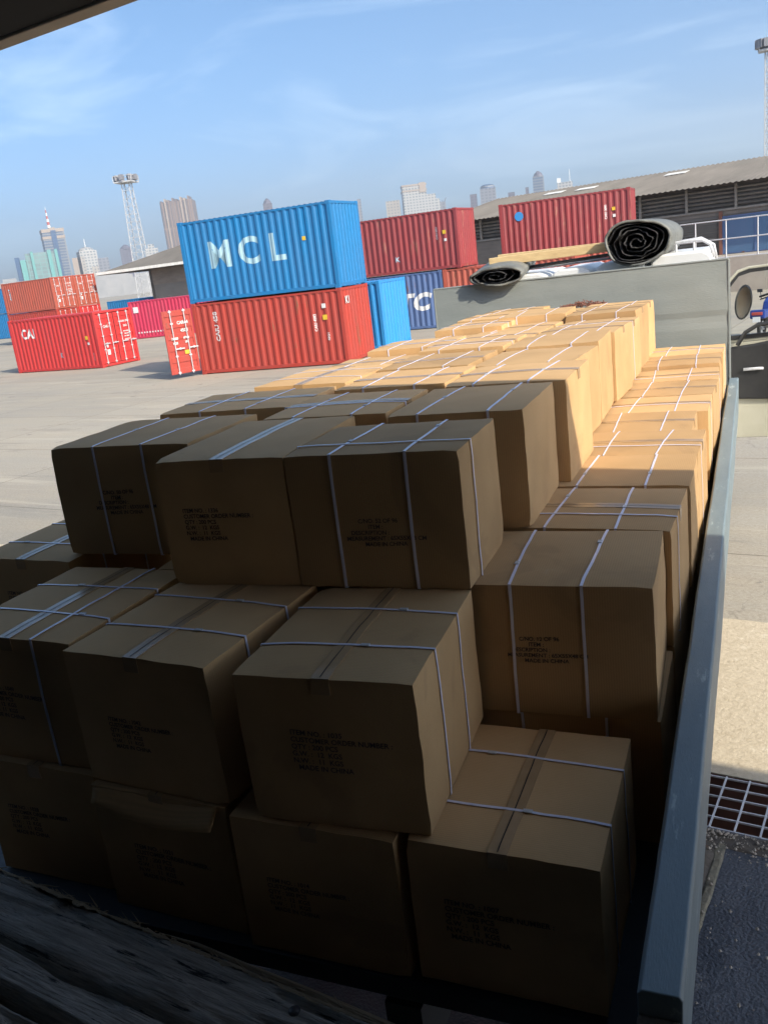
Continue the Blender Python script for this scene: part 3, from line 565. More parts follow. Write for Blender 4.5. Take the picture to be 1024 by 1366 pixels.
roll('tarpaulin_roll', -1.045, 3.185, 9.2, 10.3, 0.305, 0.215, 5, 'large rolled grey tarpaulin with dark spiral layers on the cab roof', ex=0.04, seed=2)
roll('tarpaulin_roll', -2.375, 3.015, 8.86, 10.0, 0.27, 0.092, 3, 'small flattened black tarpaulin roll lying over the headboard top', ex=-0.10, ez=0.10, seed=6)
def board(p, q, w_, h_, label):
    p = TW(*p); q = TW(*q); mid = (p + q) / 2; root = MB(); root.bar(p - mid, q - mid, w_, h_); o = root.build('timber_board', M['timber'], loc=mid, bevel=0.006); return tag(o, label, 'timber board', 'timber boards on the cab roof')
board((-2.55, 9.3, 3.150), (-1.36, 9.4, 3.165), 0.10, 0.085, 'thick pale timber board in front, lying across the small tarpaulin roll')
board((-2.52, 9.57, 3.19), (-1.18, 9.65, 3.19), 0.14, 0.05, 'thinner timber board lying just behind the thick pale board')
pp = MB(); pp.tube([TW(-2.3, 9.45, 3.05) , TW(-1.3, 9.47, 3.09), TW(-0.95, 9.47, 3.08)], 0.018, 8)
tag(pp.build('steel_pipe', M['bolt'], smooth=True), 'thin dark pipe under the timber boards beside the big roll', 'pipe')
bn = MB(); q = random.Random(3)
for k in range(240):
    th = q.random() * 6.28; rr = q.random() ** 0.5
    c_ = TW(-1.50 + 0.22 * rr * math.cos(th), 8.72 + 0.10 * rr * math.sin(th), 2.66 + 0.05 * q.random() * (1.2 - rr)); d = Vector((q.uniform(-1, 1), q.uniform(-1, 1), q.uniform(-0.4, 0.4))).normalized() * q.uniform(0.01, 0.03)
    bn.bar(c_ - d, c_ + d, 0.008, 0.005)
tag(bn.build('net_bundle', M['rusty']), 'tangled brown net bundle on the cartons against the headboard', 'net')

# ================================================================== CARTONS
BL, BW, BH = 0.65, 0.55, 0.475
def carton(x, s, z, rz, dims, label, seed, straps='two', txt=None, group='strapped cardboard cartons on the truck bed', tape=True, crush=1.0):
    """x, s = centre in truck coordinates, rz = turn of its long axis against the truck's crossways axis"""
    Lx, Ly, Lz = dims; hx, hy, hz = Lx / 2 - 0.004, Ly / 2 - 0.004, Lz / 2
    q = random.Random(seed * 13 + 1)
    root = empty('cardboard_carton', TW(x, s, z), A + R(rz), label, 'carton', group)
    amp = [q.uniform(-0.003, 0.002), q.uniform(-0.003, 0.002), q.uniform(-0.007, 0.001)]
    cr_ = [(Vector((q.choice((-1, 1)) * hx, q.choice((-1, 1)) * hy, q.choice((-1, 1, 1)) * hz)), q.uniform(0.002, 0.010) * crush) for _ in range(3)]
    H = (hx, hy, hz)
    def deform(p):
        d = Vector((0, 0, 0))
        for i in range(3):
            j, k = (i + 1) % 3, (i + 2) % 3; rr = min(1.0, abs(p[i]) / H[i])
            d[i] += math.copysign(rr ** 4 * amp[i] * (1 - min(1, (p[j] / H[j]) ** 2)) * (1 - min(1, (p[k] / H[k]) ** 2)), p[i])
        nv = noise.noise_vector(p * 3.2 + Vector((seed * 3.1, 0, 0))); d += Vector((nv[0], nv[1], nv[2] * 0.5)) * 0.0035
        nv = noise.noise_vector(p * 9 + Vector((seed * 1.7, 9, 0))); d += Vector((nv[0], nv[1], nv[2])) * 0.0024
        for c, a in cr_:
            g = math.exp(-((p - c).length / 0.03) ** 2); d -= c.normalized() * a * g
        w_ = p + d
        return Vector((w_.x, w_.y, max(w_.z, -hz + 0.001)))
    b = MB(); n = 12; bev = 0.004
    for i in range(3):
        j, k = (i + 1) % 3, (i + 2) % 3
        for sg in (-1, 1):
            vs = []; fs = []
            for a in range(n + 1):
                for c in range(n + 1):
                    p = Vector((0, 0, 0)); p[i] = sg * H[i]
                    def wv(t_): 
                        u = t_ / n * 2 - 1; return u
                    uj, uk = wv(a), wv(c)
                    p[j] = uj * H[j]; p[k] = uk * H[k]
                    # soften the outermost ring
                    if a in (0, n): p[i] -= sg * bev * 0.5; p[j] -= math.copysign(bev * 0.25, uj)
                    if c in (0, n): p[i] -= sg * bev * 0.5; p[k] -= math.copysign(bev * 0.25, uk)
                    vs.append(deform(p) + Vector((0, 0, hz)))
            for a in range(n):
                for c in range(n): v0 = a * (n + 1) + c; fs.append((v0, v0 + 1, v0 + n + 2, v0 + n + 1))
            b.add(vs, fs)
    import bmesh
    me = bpy.data.meshes.new('carton_body'); me.from_pydata([tuple(v) for v in b.v], [], b.f); me.update()
    bm = bmesh.new(); bm.from_mesh(me); bmesh.ops.remove_doubles(bm, verts=bm.verts, dist=0.0045); bmesh.ops.recalc_face_normals(bm, faces=bm.faces)
    for f in bm.faces: f.smooth = True
    bm.to_mesh(me); bm.free(); me.materials.append(M['card'])
    for e in me.edges: pass
    body = bpy.data.objects.new('carton_body', me); col.objects.link(body); body.parent = root
    es = body.modifiers.new('split', 'EDGE_SPLIT'); es.split_angle = R(32)
    def ribbon(name, path, wdir, w_, off, mt, parent):
        rb = MB(); vs = []; fs = []
        for p in path:
            nrm = Vector((0, 0, 0))
            for i in range(3):
                if abs(p[i]) >= H[i] - 1e-6: nrm[i] = math.copysign(1, p[i])
            nrm.normalize(); c = deform(p) + nrm * off + Vector((0, 0, hz))
            for sd_ in (-1, 1): vs.append(c + wdir * w_ / 2 * sd_); vs.append(c + wdir * w_ / 2 * sd_ - nrm * 0.0018)
        for i in range(len(path) - 1):
            a = i * 4; fs += [(a, a + 2, a + 6, a + 4), (a, a + 4, a + 5, a + 1), (a + 2, a + 3, a + 7, a + 6)]
        rb.add(vs, fs); o_ = rb.build(name, mt, parent); return o_
    def loop(ax, at, tilt=0.0):
        """closed path round the box in the plane across axis ax (0 or 1) at coordinate at"""
        o_ = 1 - ax; pts = []; m_ = 9
        seq = [((-1, -1), (-1, 1)), ((-1, 1), (1, 1)), ((1, 1), (1, -1)), ((1, -1), (-1, -1))]
        for (a, c) in seq:
            for t_ in range(m_):
                f = t_ / m_; u = a[0] + (c[0] - a[0]) * f; v_ = a[1] + (c[1] - a[1]) * f
                p = Vector((0, 0, 0)); p[ax] = at + tilt * u; p[o_] = u * H[o_]; p[2] = v_ * H[2]; pts.append(p)
        pts.append(pts[0].copy()); return pts
    xd = Vector((1, 0, 0)); yd = Vector((0, 1, 0))
    if tape:
        pts = [Vector((-hx, 0, hz * f)) for f in (0.80, 0.9)] + [Vector((-hx + 2 * hx * k / 12, q.uniform(-.001, .001), hz)) for k in range(13)] + [Vector((hx, 0, hz * f)) for f in (0.9, 0.80)]
        tpo = ribbon('tape', pts, yd, 0.055, 0.0022, M['tape'], root)
        sm = MB(); vs = []
        for k in range(13):
            p = deform(Vector((-hx + 0.004 + (2 * hx - 0.008) * k / 12, 0, hz))) + Vector((0, 0, hz + 0.0031)); vs += [p + yd * 0.0016, p - yd * 0.0016]
        sm.add(vs, [(2 * k, 2 * k + 1, 2 * k + 3, 2 * k + 2) for k in range(12)]); sm.build('flap_seam', M['gasket'], tpo)
    if straps != 'none':
        for at in (-0.135 * q.uniform(0.9, 1.1), 0.135 * q.uniform(0.9, 1.1)):
            if s < 4.4:
                sy_ = q.uniform(-0.6, 0.6) * hy; sp_ = deform(Vector((at, sy_, hz))) + Vector((0, 0, hz + 0.0045))
            st_ = ribbon('strap', loop(0, at, q.uniform(-0.012, 0.012)), xd, 0.0098 if s < 4.4 else 0.0075, 0.0038, M['strap'], root)
            if s < 4.4: MB().box(sp_ - Vector((0.0075, 0.014, 0.001)), sp_ + Vector((0.0075, 0.014, 0.0022))).build('strap_seal', M['galv'], st_, bevel=0.001)
        if straps == 'three': ribbon('strap', loop(1, q.uniform(-0.05, 0.05) - 0.09), yd, 0.0098 if s < 4.4 else 0.0075, 0.0055, M['strap'], root)
    if txt:
        du, dv_, sc_ = q.uniform(-0.035, 0.03), q.uniform(-0.05, 0.02), q.uniform(0.86, 1.04); tl_ = q.uniform(-0.03, 0.03)
        for (face, tx) in txt:
            tx = tx.replace('ITEM NO. :', 'ITEM NO. : %d' % (1000 + seed * 7)).replace('C/NO.  OF', 'C/NO. %d OF 96' % (seed + 3))
            vs, fs = text(tx, 0.0225, align='LEFT', bold=0.0005); o_ = MB(); out_ = []
            for v in vs:
                u_ = v.x * sc_ - 0.14 + du; v_ = v.y * sc_ + dv_ + v.x * tl_
                if face == 'a': p = Vector((-hx, -u_, v_ )); nn = Vector((-1, 0, 0))    # the short end facing the tail
                elif face == 'b': p = Vector((u_, -hy, v_)); nn = Vector((0, -1, 0))
                elif face == 'c': p = Vector((hx, u_, v_)); nn = Vector((1, 0, 0))
                else: p = Vector((-u_, hy, v_)); nn = Vector((0, 1, 0))
                out_.append(deform(p) + nn * 0.0022 + Vector((0, 0, hz)))
            o_.add(out_, fs); o_.build('printing', M['ink'], root)
    return root
T1 = 'ITEM NO. :\nCUSTOMER ORDER NUMBER :\nQTY : 200 PCS\nG.W. :  12  KGS\nN.W. :  11  KGS\n  MADE IN CHINA'
T2 = '        C/NO.  OF\n              ITEM :\n   DESCRIPTION :\nMEASUREMENT : 65X55X48 CM\n           MADE IN CHINA'
D1 = (BL, BW, BH)
sd_n = [0]
Z1, Z2, Z3 = 1.272, 1.749, 2.226
KZ = {Z1: 1.015, Z2: 1.045, Z3: 1.128}
def C(x0, s0, z, rz, label, **k):
    """x0, s0 = near left corner; rz 90 = long axis along the truck, 0 = across it"""
    sd_n[0] += 1; kk = dict(straps='two', txt=None); kk.update(k); dims = kk.pop('dims', D1)
    f_ = KZ[z]; g_ = f_ if z > Z1 else 1.0; x0 *= f_; s0 *= f_; dims = (dims[0] * g_, dims[1] * g_, dims[2])
    if abs(rz) > 45: w_, d_ = dims[1], dims[0]
    else: w_, d_ = dims[0], dims[1]
    return carton(x0 + w_ / 2, s0 + d_ / 2, z, rz, dims, label, sd_n[0], **kk)
# local axes when rz = 90: +x points to the cab, so face 'a' (-x) looks at the tail
t_a = [('a', T1)]; t_b = [('b', T2)]
# bottom layer, tail row
C(-0.895, 1.875, Z1, 90, 'shaded carton with a bare taped top, bottom layer next to the side gate', txt=t_a)
C(-1.455, 1.86, Z1, 90, 'dark bottom-layer carton directly under the big centre carton', txt=t_a)
torn_ = C(-2.005, 1.90, Z1, 88, 'dark bottom-layer carton with a torn front edge, second from the left', txt=t_a)
C(-2.57, 1.96, Z1, 89, 'dark carton at the far left of the bottom layer behind the timber beams', txt=t_a)
tf = MB(); vs = []
for k in range(25):
    u = k / 24; y_ = 0.262 - 0.50 * u; ed = 0.05 + 0.035 * math.sin(u * math.pi) + 0.008 * noise.noise(Vector((u * 9, 1, 0)))
    for t_ in (0.0, 0.33, 0.66, 1.0): vs.append((-0.318 - 0.030 * t_ * (0.4 + u) - 0.012 * t_ * t_, y_, BH - 0.006 - ed * t_ + 0.010 * (1 - t_) * math.sin(u * 7)))
tf.add(vs, [(k * 4 + j_, k * 4 + j_ + 1, k * 4 + j_ + 5, k * 4 + j_ + 4) for k in range(24) for j_ in range(3)])
tfo = tf.build('torn_flap', M['card'], torn_, smooth=True); tm_ = tfo.modifiers.new('t', 'SOLIDIFY'); tm_.thickness = 0.004
# middle layer, tail row
C(-1.335, 1.83, Z2, 93, 'big centre carton with black printing and two lilac straps, second layer', txt=t_a, dims=(0.645, 0.53, BH))
C(-1.945, 1.86, Z2, 86, 'second-layer carton left of the centre carton, brown tape on its top', txt=t_a)
C(-2.52, 1.93, Z2, 89, 'second-layer carton at the left edge with crossed pale straps on top', txt=t_a, straps='three')
C(-3.13, 2.64, Z2, 88, 'carton overhanging the left edge of the bed behind the front rows', txt=t_a)
# right column, second layer
rc = [(-0.93, 2.53, 2, 'large printed carton with two broad pale straps, behind the lowest front carton', t_b, 'two'),
      (-0.905, 3.10, -2, 'shaded second-layer carton by the gate, directly behind the large printed one', None, 'three'),
      (-0.885, 3.68, 0, 'half shaded carton by the gate where the sunlight begins', None, 'two')]
for x, s_, rz, lab, tx, st in rc: C(x, s_, Z2, rz, lab, txt=tx, straps=st, tape=(st != 'two'))
od = ['nearest', 'second', 'third', 'fourth', 'fifth', 'sixth', 'seventh', 'eighth', 'ninth']
s_ = 4.25
for k in range(7):
    C(-0.86 + rnd.uniform(-0.02, 0.012), s_, Z2, rnd.uniform(-2.2, 2.2), 'sunlit carton by the side gate, %s one beyond the shadow line' % od[k], dims=(0.64 - (0.06 if k in (1,) else 0), BW, BH + rnd.uniform(-0.03, 0.004)), straps='two' if k % 2 else 'three')
    s_ += 0.565
# bottom layer, side columns seen in the gaps
s_ = 2.62
for k in range(10):
    C(-0.90 + rnd.uniform(-0.015, 0.015), s_, Z1, rnd.uniform(-1, 1), 'bottom-layer carton in the dark gap beside the gate, %s from the tail' % (['second', 'third', 'fourth', 'fifth', 'sixth', 'seventh', 'eighth', 'ninth', 'tenth', 'last'][k]), straps='two', tape=False); s_ += 0.57
s_ = 2.64
for k in range(9):
    C(-2.80, s_, Z1, 90, 'bottom-layer carton on the open left side of the bed, %s from the tail' % (['second', 'third', 'fourth', 'fifth', 'sixth', 'seventh', 'eighth', 'ninth', 'last'][k]), straps='two', tape=False); s_ += 0.66
s_ = 3.32
for k in range(7):
    C(-2.52 + 0.02 * (k % 2), s_, Z2, 90, 'second-layer carton on the open left side, %s behind the overhanging carton' % ['first', 'second', 'third', 'fourth', 'fifth', 'sixth', 'seventh'][k], straps='two'); s_ += 0.66
# second layer, second row (faces show under and between the top cartons)
C(-1.55, 2.56, Z2, 90, 'second-layer carton in the dark under the top carton with a broad right side', txt=None)
C(-2.12, 2.58, Z2, 90, 'second-layer carton in the dark under the leftmost top cartons', txt=None)
# top layer
C(-2.46, 2.52, Z3, 2, 'leftmost top-layer carton with two thin straps down its dark front', txt=t_b, dims=(0.62, 0.53, BH), tape=False, straps='two')
C(-1.80, 2.26, Z3, 93, 'top-layer carton with one pale tape along its top, second from left', txt=t_a, dims=(0.64, 0.47, BH), straps='none')
C(-1.325, 2.28, Z3, 2, 'top-layer carton with a broad shaded right side, nearest above the centre', txt=t_b, dims=(0.56, 0.45, BH), straps='three', tape=False)
C(-2.43, 3.17, Z3, 3, 'flat-topped shaded carton behind the leftmost top-layer carton', dims=(0.66, 0.50, BH), straps='two')
C(-1.76, 2.92, Z3, 2, 'shaded top-layer carton in the middle of the second row, taped top', dims=(0.52, 0.53, BH), straps='three')
C(-1.215, 2.86, Z3, 1, 'shaded top-layer carton at the right end of the second row', dims=(0.50, 0.57, BH), straps='two', tape=False)
C(-1.20, 3.47, Z3, 0, 'half lit top-layer carton where the canopy shadow ends, right column', dims=(0.52, 0.56, BH))
C(-1.75, 3.56, Z3, 1, 'half lit top-layer carton where the canopy shadow ends, middle column', dims=(0.53, 0.52, BH))
s_ = 4.13; row = 0
cn_ = ['left', 'middle', 'right']
rows = ['first', 'second', 'third', 'fourth', 'fifth', 'sixth', 'seventh']
lx = [-2.27, -1.76, -1.235]
C(-2.30, 3.80, Z3, 88, 'left-hand top-layer carton whose far half catches the sun', dims=(0.60, 0.52, BH))
sl_ = [4.43, 4.13, 4.08]
for row in range(6):
    for c in range(3):
        dd = 0.55 if c else 0.52
        s0 = sl_[c] + rnd.uniform(0, 0.035); sl_[c] = s0 + dd + 0.012
        if s0 + dd > 7.84: continue
        C(lx[c] + rnd.uniform(-0.015, 0.015) - (0.0 if row else 0.02) + (0.08 if c == 0 else 0) * min(row, 2), s0, Z3, rnd.uniform(-3.5, 3.5), 'fully sunlit top-layer carton, %s column, %s row past the shadow line' % (cn_[c], rows[row]),
          dims=(0.505 if c else 0.50, dd, BH + rnd.uniform(-0.045, 0.025)), straps=rnd.choice(['two', 'three', 'two']), tape=rnd.random() < 0.7)

# ================================================================== CONTAINERS
root_wrap = {}
def container(x, y, z, ang, mname, label, L_=6.06, H_=2.59, door_end=None, marks=(), open_door=False, group='shipping containers in the yard', endmark=None):
    W_ = 2.44; mt = M[mname]
    root = empty('shipping_container', (x, y, z), R(ang), label, 'shipping container', group)
    fr = MB(); ps = 0.14
    for (px_, py_) in ((0, 0), (L_ - ps, 0), (0, W_ - ps), (L_ - ps, W_ - ps)): fr.box((px_, py_, 0.118), (px_ + ps, py_ + ps, H_ - 0.118))
    for zz in (0.03, H_ - 0.10):
        for yy in (0.01, W_ - 0.07): fr.box((0.18, yy, zz), (L_ - 0.18, yy + 0.06, zz + (0.12 if zz < 1 else 0.07)))
        for xx in (0.01, L_ - 0.09): fr.box((xx, 0.18, zz), (xx + 0.08, W_ - 0.18, zz + 0.12 if zz < 1 else zz + 0.09))
    fr.box((0.1, 0.1, 0.12), (L_ - 0.1, W_ - 0.1, 0.16))
    fr.build('frame', mt, root, bevel=0.008)
    for px_ in (0, L_ - 0.178):
        for py_ in (0, W_ - 0.162):
            for pz in (0, H_ - 0.118): MB().box((px_ - 0.003, py_ - 0.003, pz), (px_ + 0.181, py_ + 0.165, pz + 0.118)).build('corner_casting', mt, root, bevel=0.01)
    per = 0.278; dep = 0.036
    def corr(axis, a0, a1, fixed, z0, z1, sign):
        """vertical trapezoid corrugation between a0 and a1; sign = outward direction"""
        n = int(round((a1 - a0) / per)); p_ = (a1 - a0) / n; prof = []
        for k in range(n):
            t0 = a0 + k * p_; prof += [(t0, 0), (t0 + p_ * 0.26, 0), (t0 + p_ * 0.5, dep), (t0 + p_ * 0.76, dep)]
        prof.append((a1, 0)); b_ = MB(); vs = []
        for (t_, d_) in prof:
            c_ = fixed - sign * (0.012 + d_)
            for zz in (z0, z1): vs.append((t_, c_, zz) if axis == 0 else (c_, t_, zz))
        b_.add(vs, [(2 * k, 2 * k + 2, 2 * k + 3, 2 * k + 1) for k in range(len(prof) - 1)]); return b_
    corr(0, 0.14, L_ - 0.14, 0, 0.15, H_ - 0.10, -1).build('side_panel', mt, root)
    corr(0, 0.14, L_ - 0.14, W_, 0.15, H_ - 0.10, 1).build('side_panel', mt, root)
    rf = MB(); n = int(L_ / 0.21); vs = []
    for k in range(n * 2 + 1): 
        xx = 0.1 + (L_ - 0.2) * k / (n * 2); zz = H_ - 0.012 - (0.02 if k % 2 else 0)
        vs += [(xx, 0.05, zz), (xx, W_ - 0.05, zz)]
    rf.add(vs, [(2 * k, 2 * k + 1, 2 * k + 3, 2 * k + 2) for k in range(n * 2)]); rf.build('roof', mt, root)
    def wrap(vs, fs):
        import bmesh
        bm = bmesh.new(); bv = [bm.verts.new(v) for v in vs]
        for f in fs:
            try: bm.faces.new([bv[i] for i in f])
            except ValueError: pass
        n = int(round((L_ - 0.28) / per)); p_ = (L_ - 0.28) / n; xs = [v[0] for v in vs]
        cuts = [0.14 + k * p_ + fr_ * p_ for k in range(n) for fr_ in (0.0, 0.26, 0.5, 0.76)]
        for c_ in cuts:
            if min(xs) < c_ < max(xs):
                bmesh.ops.bisect_plane(bm, geom=bm.verts[:] + bm.edges[:] + bm.faces[:], plane_co=(c_, 0, 0), plane_no=(1, 0, 0))
        for v in bm.verts:
            t_ = ((v.co.x - 0.14) / p_) % 1.0; d_ = 0 if t_ < 0.26 else (t_ - 0.26) / 0.24 if t_ < 0.5 else 1 if t_ < 0.76 else (1 - t_) / 0.24
            v.co.y = 0.012 + dep * d_ - 0.003
        out_v = [v.co.copy() for v in bm.verts]; bm.verts.index_update(); out_f = [tuple(v.index for v in f.verts) for f in bm.faces]; bm.free(); return out_v, out_f
    root_wrap[label] = wrap
    def leaf(parent, width, flip=False, hinge_world=None, ang_=0.0):
        """a door leaf in its own frame: x across (0..width), y out of the container (0 = outer face), built then placed"""
        d = MB(); z0, z1 = 0.17, H_ - 0.13; d.box((0.01, 0.03, z0), (width - 0.01, 0.055, z1))
        d.box((0.01, 0.0, z0), (0.09, 0.03, z1)); d.box((width - 0.09, 0.0, z0), (width - 0.01, 0.03, z1))
        hh = (z1 - z0 - 0.0) / 11
        for k in range(6): d.box((0.09, 0.0, z0 + k * 2 * hh), (width - 0.09, 0.03, z0 + (k * 2 + 1) * hh))
        o_ = d.build('door', mt, parent, bevel=0.006)
        for xx in (width * 0.27, width * 0.73):
            r_ = MB(); r_.tube([(xx, -0.035, z0 - 0.03), (xx, -0.035, z1 + 0.03)], 0.019, 8)
            for zz in (z0 + 0.02, z0 + 0.62, z0 + 1.25, z0 + 1.8, z1 - 0.06): r_.box((xx - 0.05, -0.05, zz), (xx + 0.05, -0.002, zz + 0.05))
            r_.build('lock_rod', M['galv'], o_)
            MB().box((xx, -0.07, 1.06), (xx + 0.34, -0.052, 1.10)).box((xx + 0.16, -0.052, 1.04), (xx + 0.21, 0.0, 1.12)).build('door_handle', M['galv'], o_)
        return o_
    if door_end == 'far':      # doors at x = L
        for i, yy in enumerate((0.05, W_ / 2 + 0.005)):
            o_ = leaf(root, W_ / 2 - 0.055); o_.location = (L_ - 0.02, yy, 0); o_.rotation_euler = (0, 0, R(90))
            rows_ = [(0.62, 1.86, 'CAIU', 0.17), (0.60, 1.62, '', 0.12)] if i == 0 else [(0.66, 2.0, 'CAIU 287', 0.13), (0.66, 1.78, '22G1', 0.13), (0.66, 1.52, 'MGW 30480', 0.075), (0.66, 1.40, 'TARE 2180', 0.075), (0.66, 1.28, 'NET 28300', 0.075), (0.66, 1.14, 'CU.CAP 33', 0.075)]
            for (tx_, tz, s__, sz) in rows_:
                if not s__: continue
                vs, fs = text(s__, sz, bold=0.004); bb = MB(); bb.add([(tx_ + v.x * 0.9, -0.0035, tz + v.y) for v in vs], fs); bb.build('lettering', M['dirty_white'], o_)
            if i == 0:
                bb = MB(); bb.add([(0.5 + 0.1 * math.cos(k * 0.5236) * 0.6, -0.004, 0.98 + 0.1 * math.sin(k * 0.5236)) for k in range(12)], [tuple(range(12))]); bb.box((0.44, -0.006, 0.55), (0.62, -0.003, 0.80)); bb.build('sticker', M['dirty_white'], o_)
        hz_ = MB().box((L_ - 0.012, W_ / 2 - 0.01, 0.18), (L_ - 0.008, W_ / 2 + 0.01, H_ - 0.13)); hz_.build('door_gasket', M['gasket'], root)
    else:
        corr(1, 0.14, W_ - 0.14, L_, 0.15, H_ - 0.10, 1).build('end_panel', mt, root)
    if open_door:
        o_ = leaf(root, W_ / 2 - 0.06); hw_ = W_ / 2 - 0.06; da = R(-115 - ang); o_.location = (-0.01 + math.cos(da) * hw_, -0.02 + math.sin(da) * hw_, 0); o_.rotation_euler = (0, 0, da + math.pi)
        for (tx_, tz, s__, sz) in ((0.75, 2.0, 'CAIU 4', 0.16), (0.78, 1.72, '45G1', 0.16), (0.36, 1.45, '30480', 0.12), (0.36, 1.28, 'KGS', 0.12), (0.80, 1.45, '67200', 0.10), (0.80, 1.30, 'LBS', 0.10)):
            vs, fs = text(s__, sz, bold=0.005); bb = MB(); bb.add([(tx_ + v.x * 0.85, -0.0035, tz + v.y) for v in vs], fs); bb.build('lettering', M['dirty_white'], o_)
        MB().box((0.66, -0.006, 0.86), (0.86, -0.003, 1.0)).build('sticker', M['yellow'], o_)
    corr(1, 0.14, W_ - 0.14, 0, 0.15, H_ - 0.10, -1).build('end_panel', mt, root)
    for (s__, sz, mx_, mz, mm, vert) in marks:
        bb = MB()
        if s__ == '#':
            bb.box((mx_ - sz / 2, -0.004, mz - sz / 2), (mx_ + sz / 2, 0.002, mz + sz / 2))
        else:
            vs, fs = text(s__, sz, bold=sz * 0.03)
            pv_ = [(mx_ - v.y, 0, mz + v.x) for v in vs] if vert == 1 else [(mx_ + v.x, 0, mz + v.y) for v in vs]
            bb.add(*wrap(pv_, fs))
        bb.build('lettering' if s__ != '#' else 'sticker', M[mm], root)
    if endmark:
        s__, sz, my_, mz, mm = endmark; bb = MB()
        if s__ == '#': bb.box((L_ - 0.002, my_ - sz / 2, mz - sz / 2), (L_ + 0.004, my_ + sz / 2, mz + sz / 2))
        else:
            vs, fs = text(s__, sz, bold=sz * 0.03); bb.add([(L_ + 0.003, my_ + v.x, mz + v.y) for v in vs], fs)
        bb.build('lettering', M[mm], root)
    return root
container(-23.15, 24.72, 0, 9.5, 'c_rust', 'rust red container under the big blue one, its left door open', open_door=True,
          marks=[('CAIU 458', 0.26, 0.95, 1.70, 'dirty_white', 1), ('CAIU 4582', 0.13, 4.95, 1.5, 'dirty_white', 1), ('#', 0.15, 5.35, 2.05, 'dirty_white', 0), ('#', 0.17, 5.35, 1.66, 'yellow', 0), ('45G1', 0.13, 5.4, 1.0, 'dirty_white', 1)], endmark=('K1', 0.34, 0.50, 2.15, 'dirty_white'))
container(-23.15, 24.72, 2.595, 9.5, 'c_blue', 'big blue container stacked on the rust red one, pale lettering', H_=2.85,
          marks=[('M', 1.25, 1.55, 1.55, 'faded_white', 0), ('C', 1.25, 2.75, 1.55, 'faded_white', 0), ('L', 1.25, 3.85, 1.55, 'faded_white', 0), ('#', 0.13, 4.95, 1.75, 'yellow', 0)], endmark=None)
container(-23.9, 28.85, 0, 5.5, 'c_lblue', 'light blue container on the ground behind the rust red one')
container(-39.1, 28.6, 0, 1.2, 'c_red', 'bright red container with closed doors, nearest on the left', door_end='far',
          marks=[('CAI', 0.62, 1.3, 1.85, 'dirty_white', 0), ('#', 0.17, 5.35, 1.45, 'yellow', 0), ('#', 0.12, 5.42, 1.18, 'dirty_white', 0), ('CAIU 28', 0.10, 5.6, 0.55, 'dirty_white', 1), ('K', 0.3, 3.4, 0.72, 'faded_white', 0)])
# far pair, two high
for k, (dv, dz, mt_, lab) in enumerate(((0, 2.595, 'c_orange', 'orange red container stacked upper left with plain side to the yard'), (2.5, 2.595, 'c_orange', 'orange red container with white door markings, upper right of the far stack'),
                                       (0, 0, 'c_rust', 'rust red container at the foot of the far left stack'), (2.5, 0, 'c_red', 'red container at the foot of the far stack, mostly hidden'))):
    a_ = R(2.8); container(-67.97 - dv * math.sin(a_), 49.9 + dv * math.cos(a_), dz, 2.8, mt_, lab, door_end='far', marks=[('CAIU 7', 0.3, 0.9, 1.6, 'faded_white', 1)] if dv == 0 else ())
container(-86.5, 61.0, 0, 3, 'c_blue', 'blue container just showing at the left edge of the yard')
container(-86.5, 61.0, 2.595, 3, 'c_blue', 'upper blue container at the left edge of the yard')
# stack B
container(-24.12, 36.36, 2.595, 6.3, 'c_maroon', 'faded red container stacked above the navy one', 
          marks=[('#', 0.34, 0.55, 2.1, 'yellow', 0), ('#', 0.34, 0.60, 1.72, 'dirty_white', 0), ('CAIU 6021', 0.12, 5.05, 1.6, 'dirty_white', 1), ('#', 0.16, 5.42, 1.62, 'yellow', 0), ('#', 0.12, 5.45, 1.28, 'dirty_white', 0), ('K', 0.3, 3.0, 0.65, 'faded_white', 0)])
a_ = R(6.3)
container(-24.12 - 0.95 * math.cos(a_), 36.36 - 0.95 * math.sin(a_), 0, 6.3, 'c_navy', 'navy blue container with big white italic letters on its side',
          marks=[])
nv = [o for o in bpy.data.objects if o.get('label', '').startswith('navy blue container')][0]
for s__, xx in (('I', 3.45), ('T', 4.02), ('C', 4.86)):
    vs, fs = text(s__, 1.05, italic=0.25, bold=0.05); bb = MB(); bb.add(*root_wrap[nv['label']]([(xx + v.x * 1.15, 0, 1.22 + v.y) for v in vs], fs)); bb.build('lettering', M['dirty_white'], nv)
container(-24.12 + 5.15 * math.cos(a_), 36.36 + 5.15 * math.sin(a_), 0, 6.3, 'c_orange', 'orange red container on the ground right of the navy one')
# maroon pair behind the cab
container(-17.7, 40.81, 2.595, 10.4, 'c_maroon', 'long ribbed maroon container with a round blue sticker, left of the big roll',
          marks=[('CAIU 3091', 0.14, 4.95, 1.65, 'dirty_white', 1), ('#', 0.15, 5.3, 1.75, 'yellow', 0), ('#', 0.13, 5.32, 1.45, 'dirty_white', 0)])
mr_ = [o for o in bpy.data.objects if o.get('label', '').startswith('long ribbed maroon')][0]
bb = MB(); bb.add([(0.95 + 0.21 * math.cos(k * 0.3927), -0.003, 1.95 + 0.21 * math.sin(k * 0.3927)) for k in range(16)], [tuple(range(16))]); bb.build('sticker', M['c_lblue'], mr_)
container(-17.7, 40.81, 0, 10.4, 'c_orange', 'orange red container under the long maroon one')
container(-48.1, 45.1, 0, 14, 'c_crim', 'long crimson container in front of the grey shed', L_=12.19, marks=[('#', 0.40, 0.55, 2.0, 'dirty_white', 0), ('CRIMSON', 0.001, 0.5, 0.5, 'dirty_white', 0)][:1] + [('#', 0.10, 0.5 + 0.22 * k, 0.42, 'dirty_white', 0) for k in range(11)])
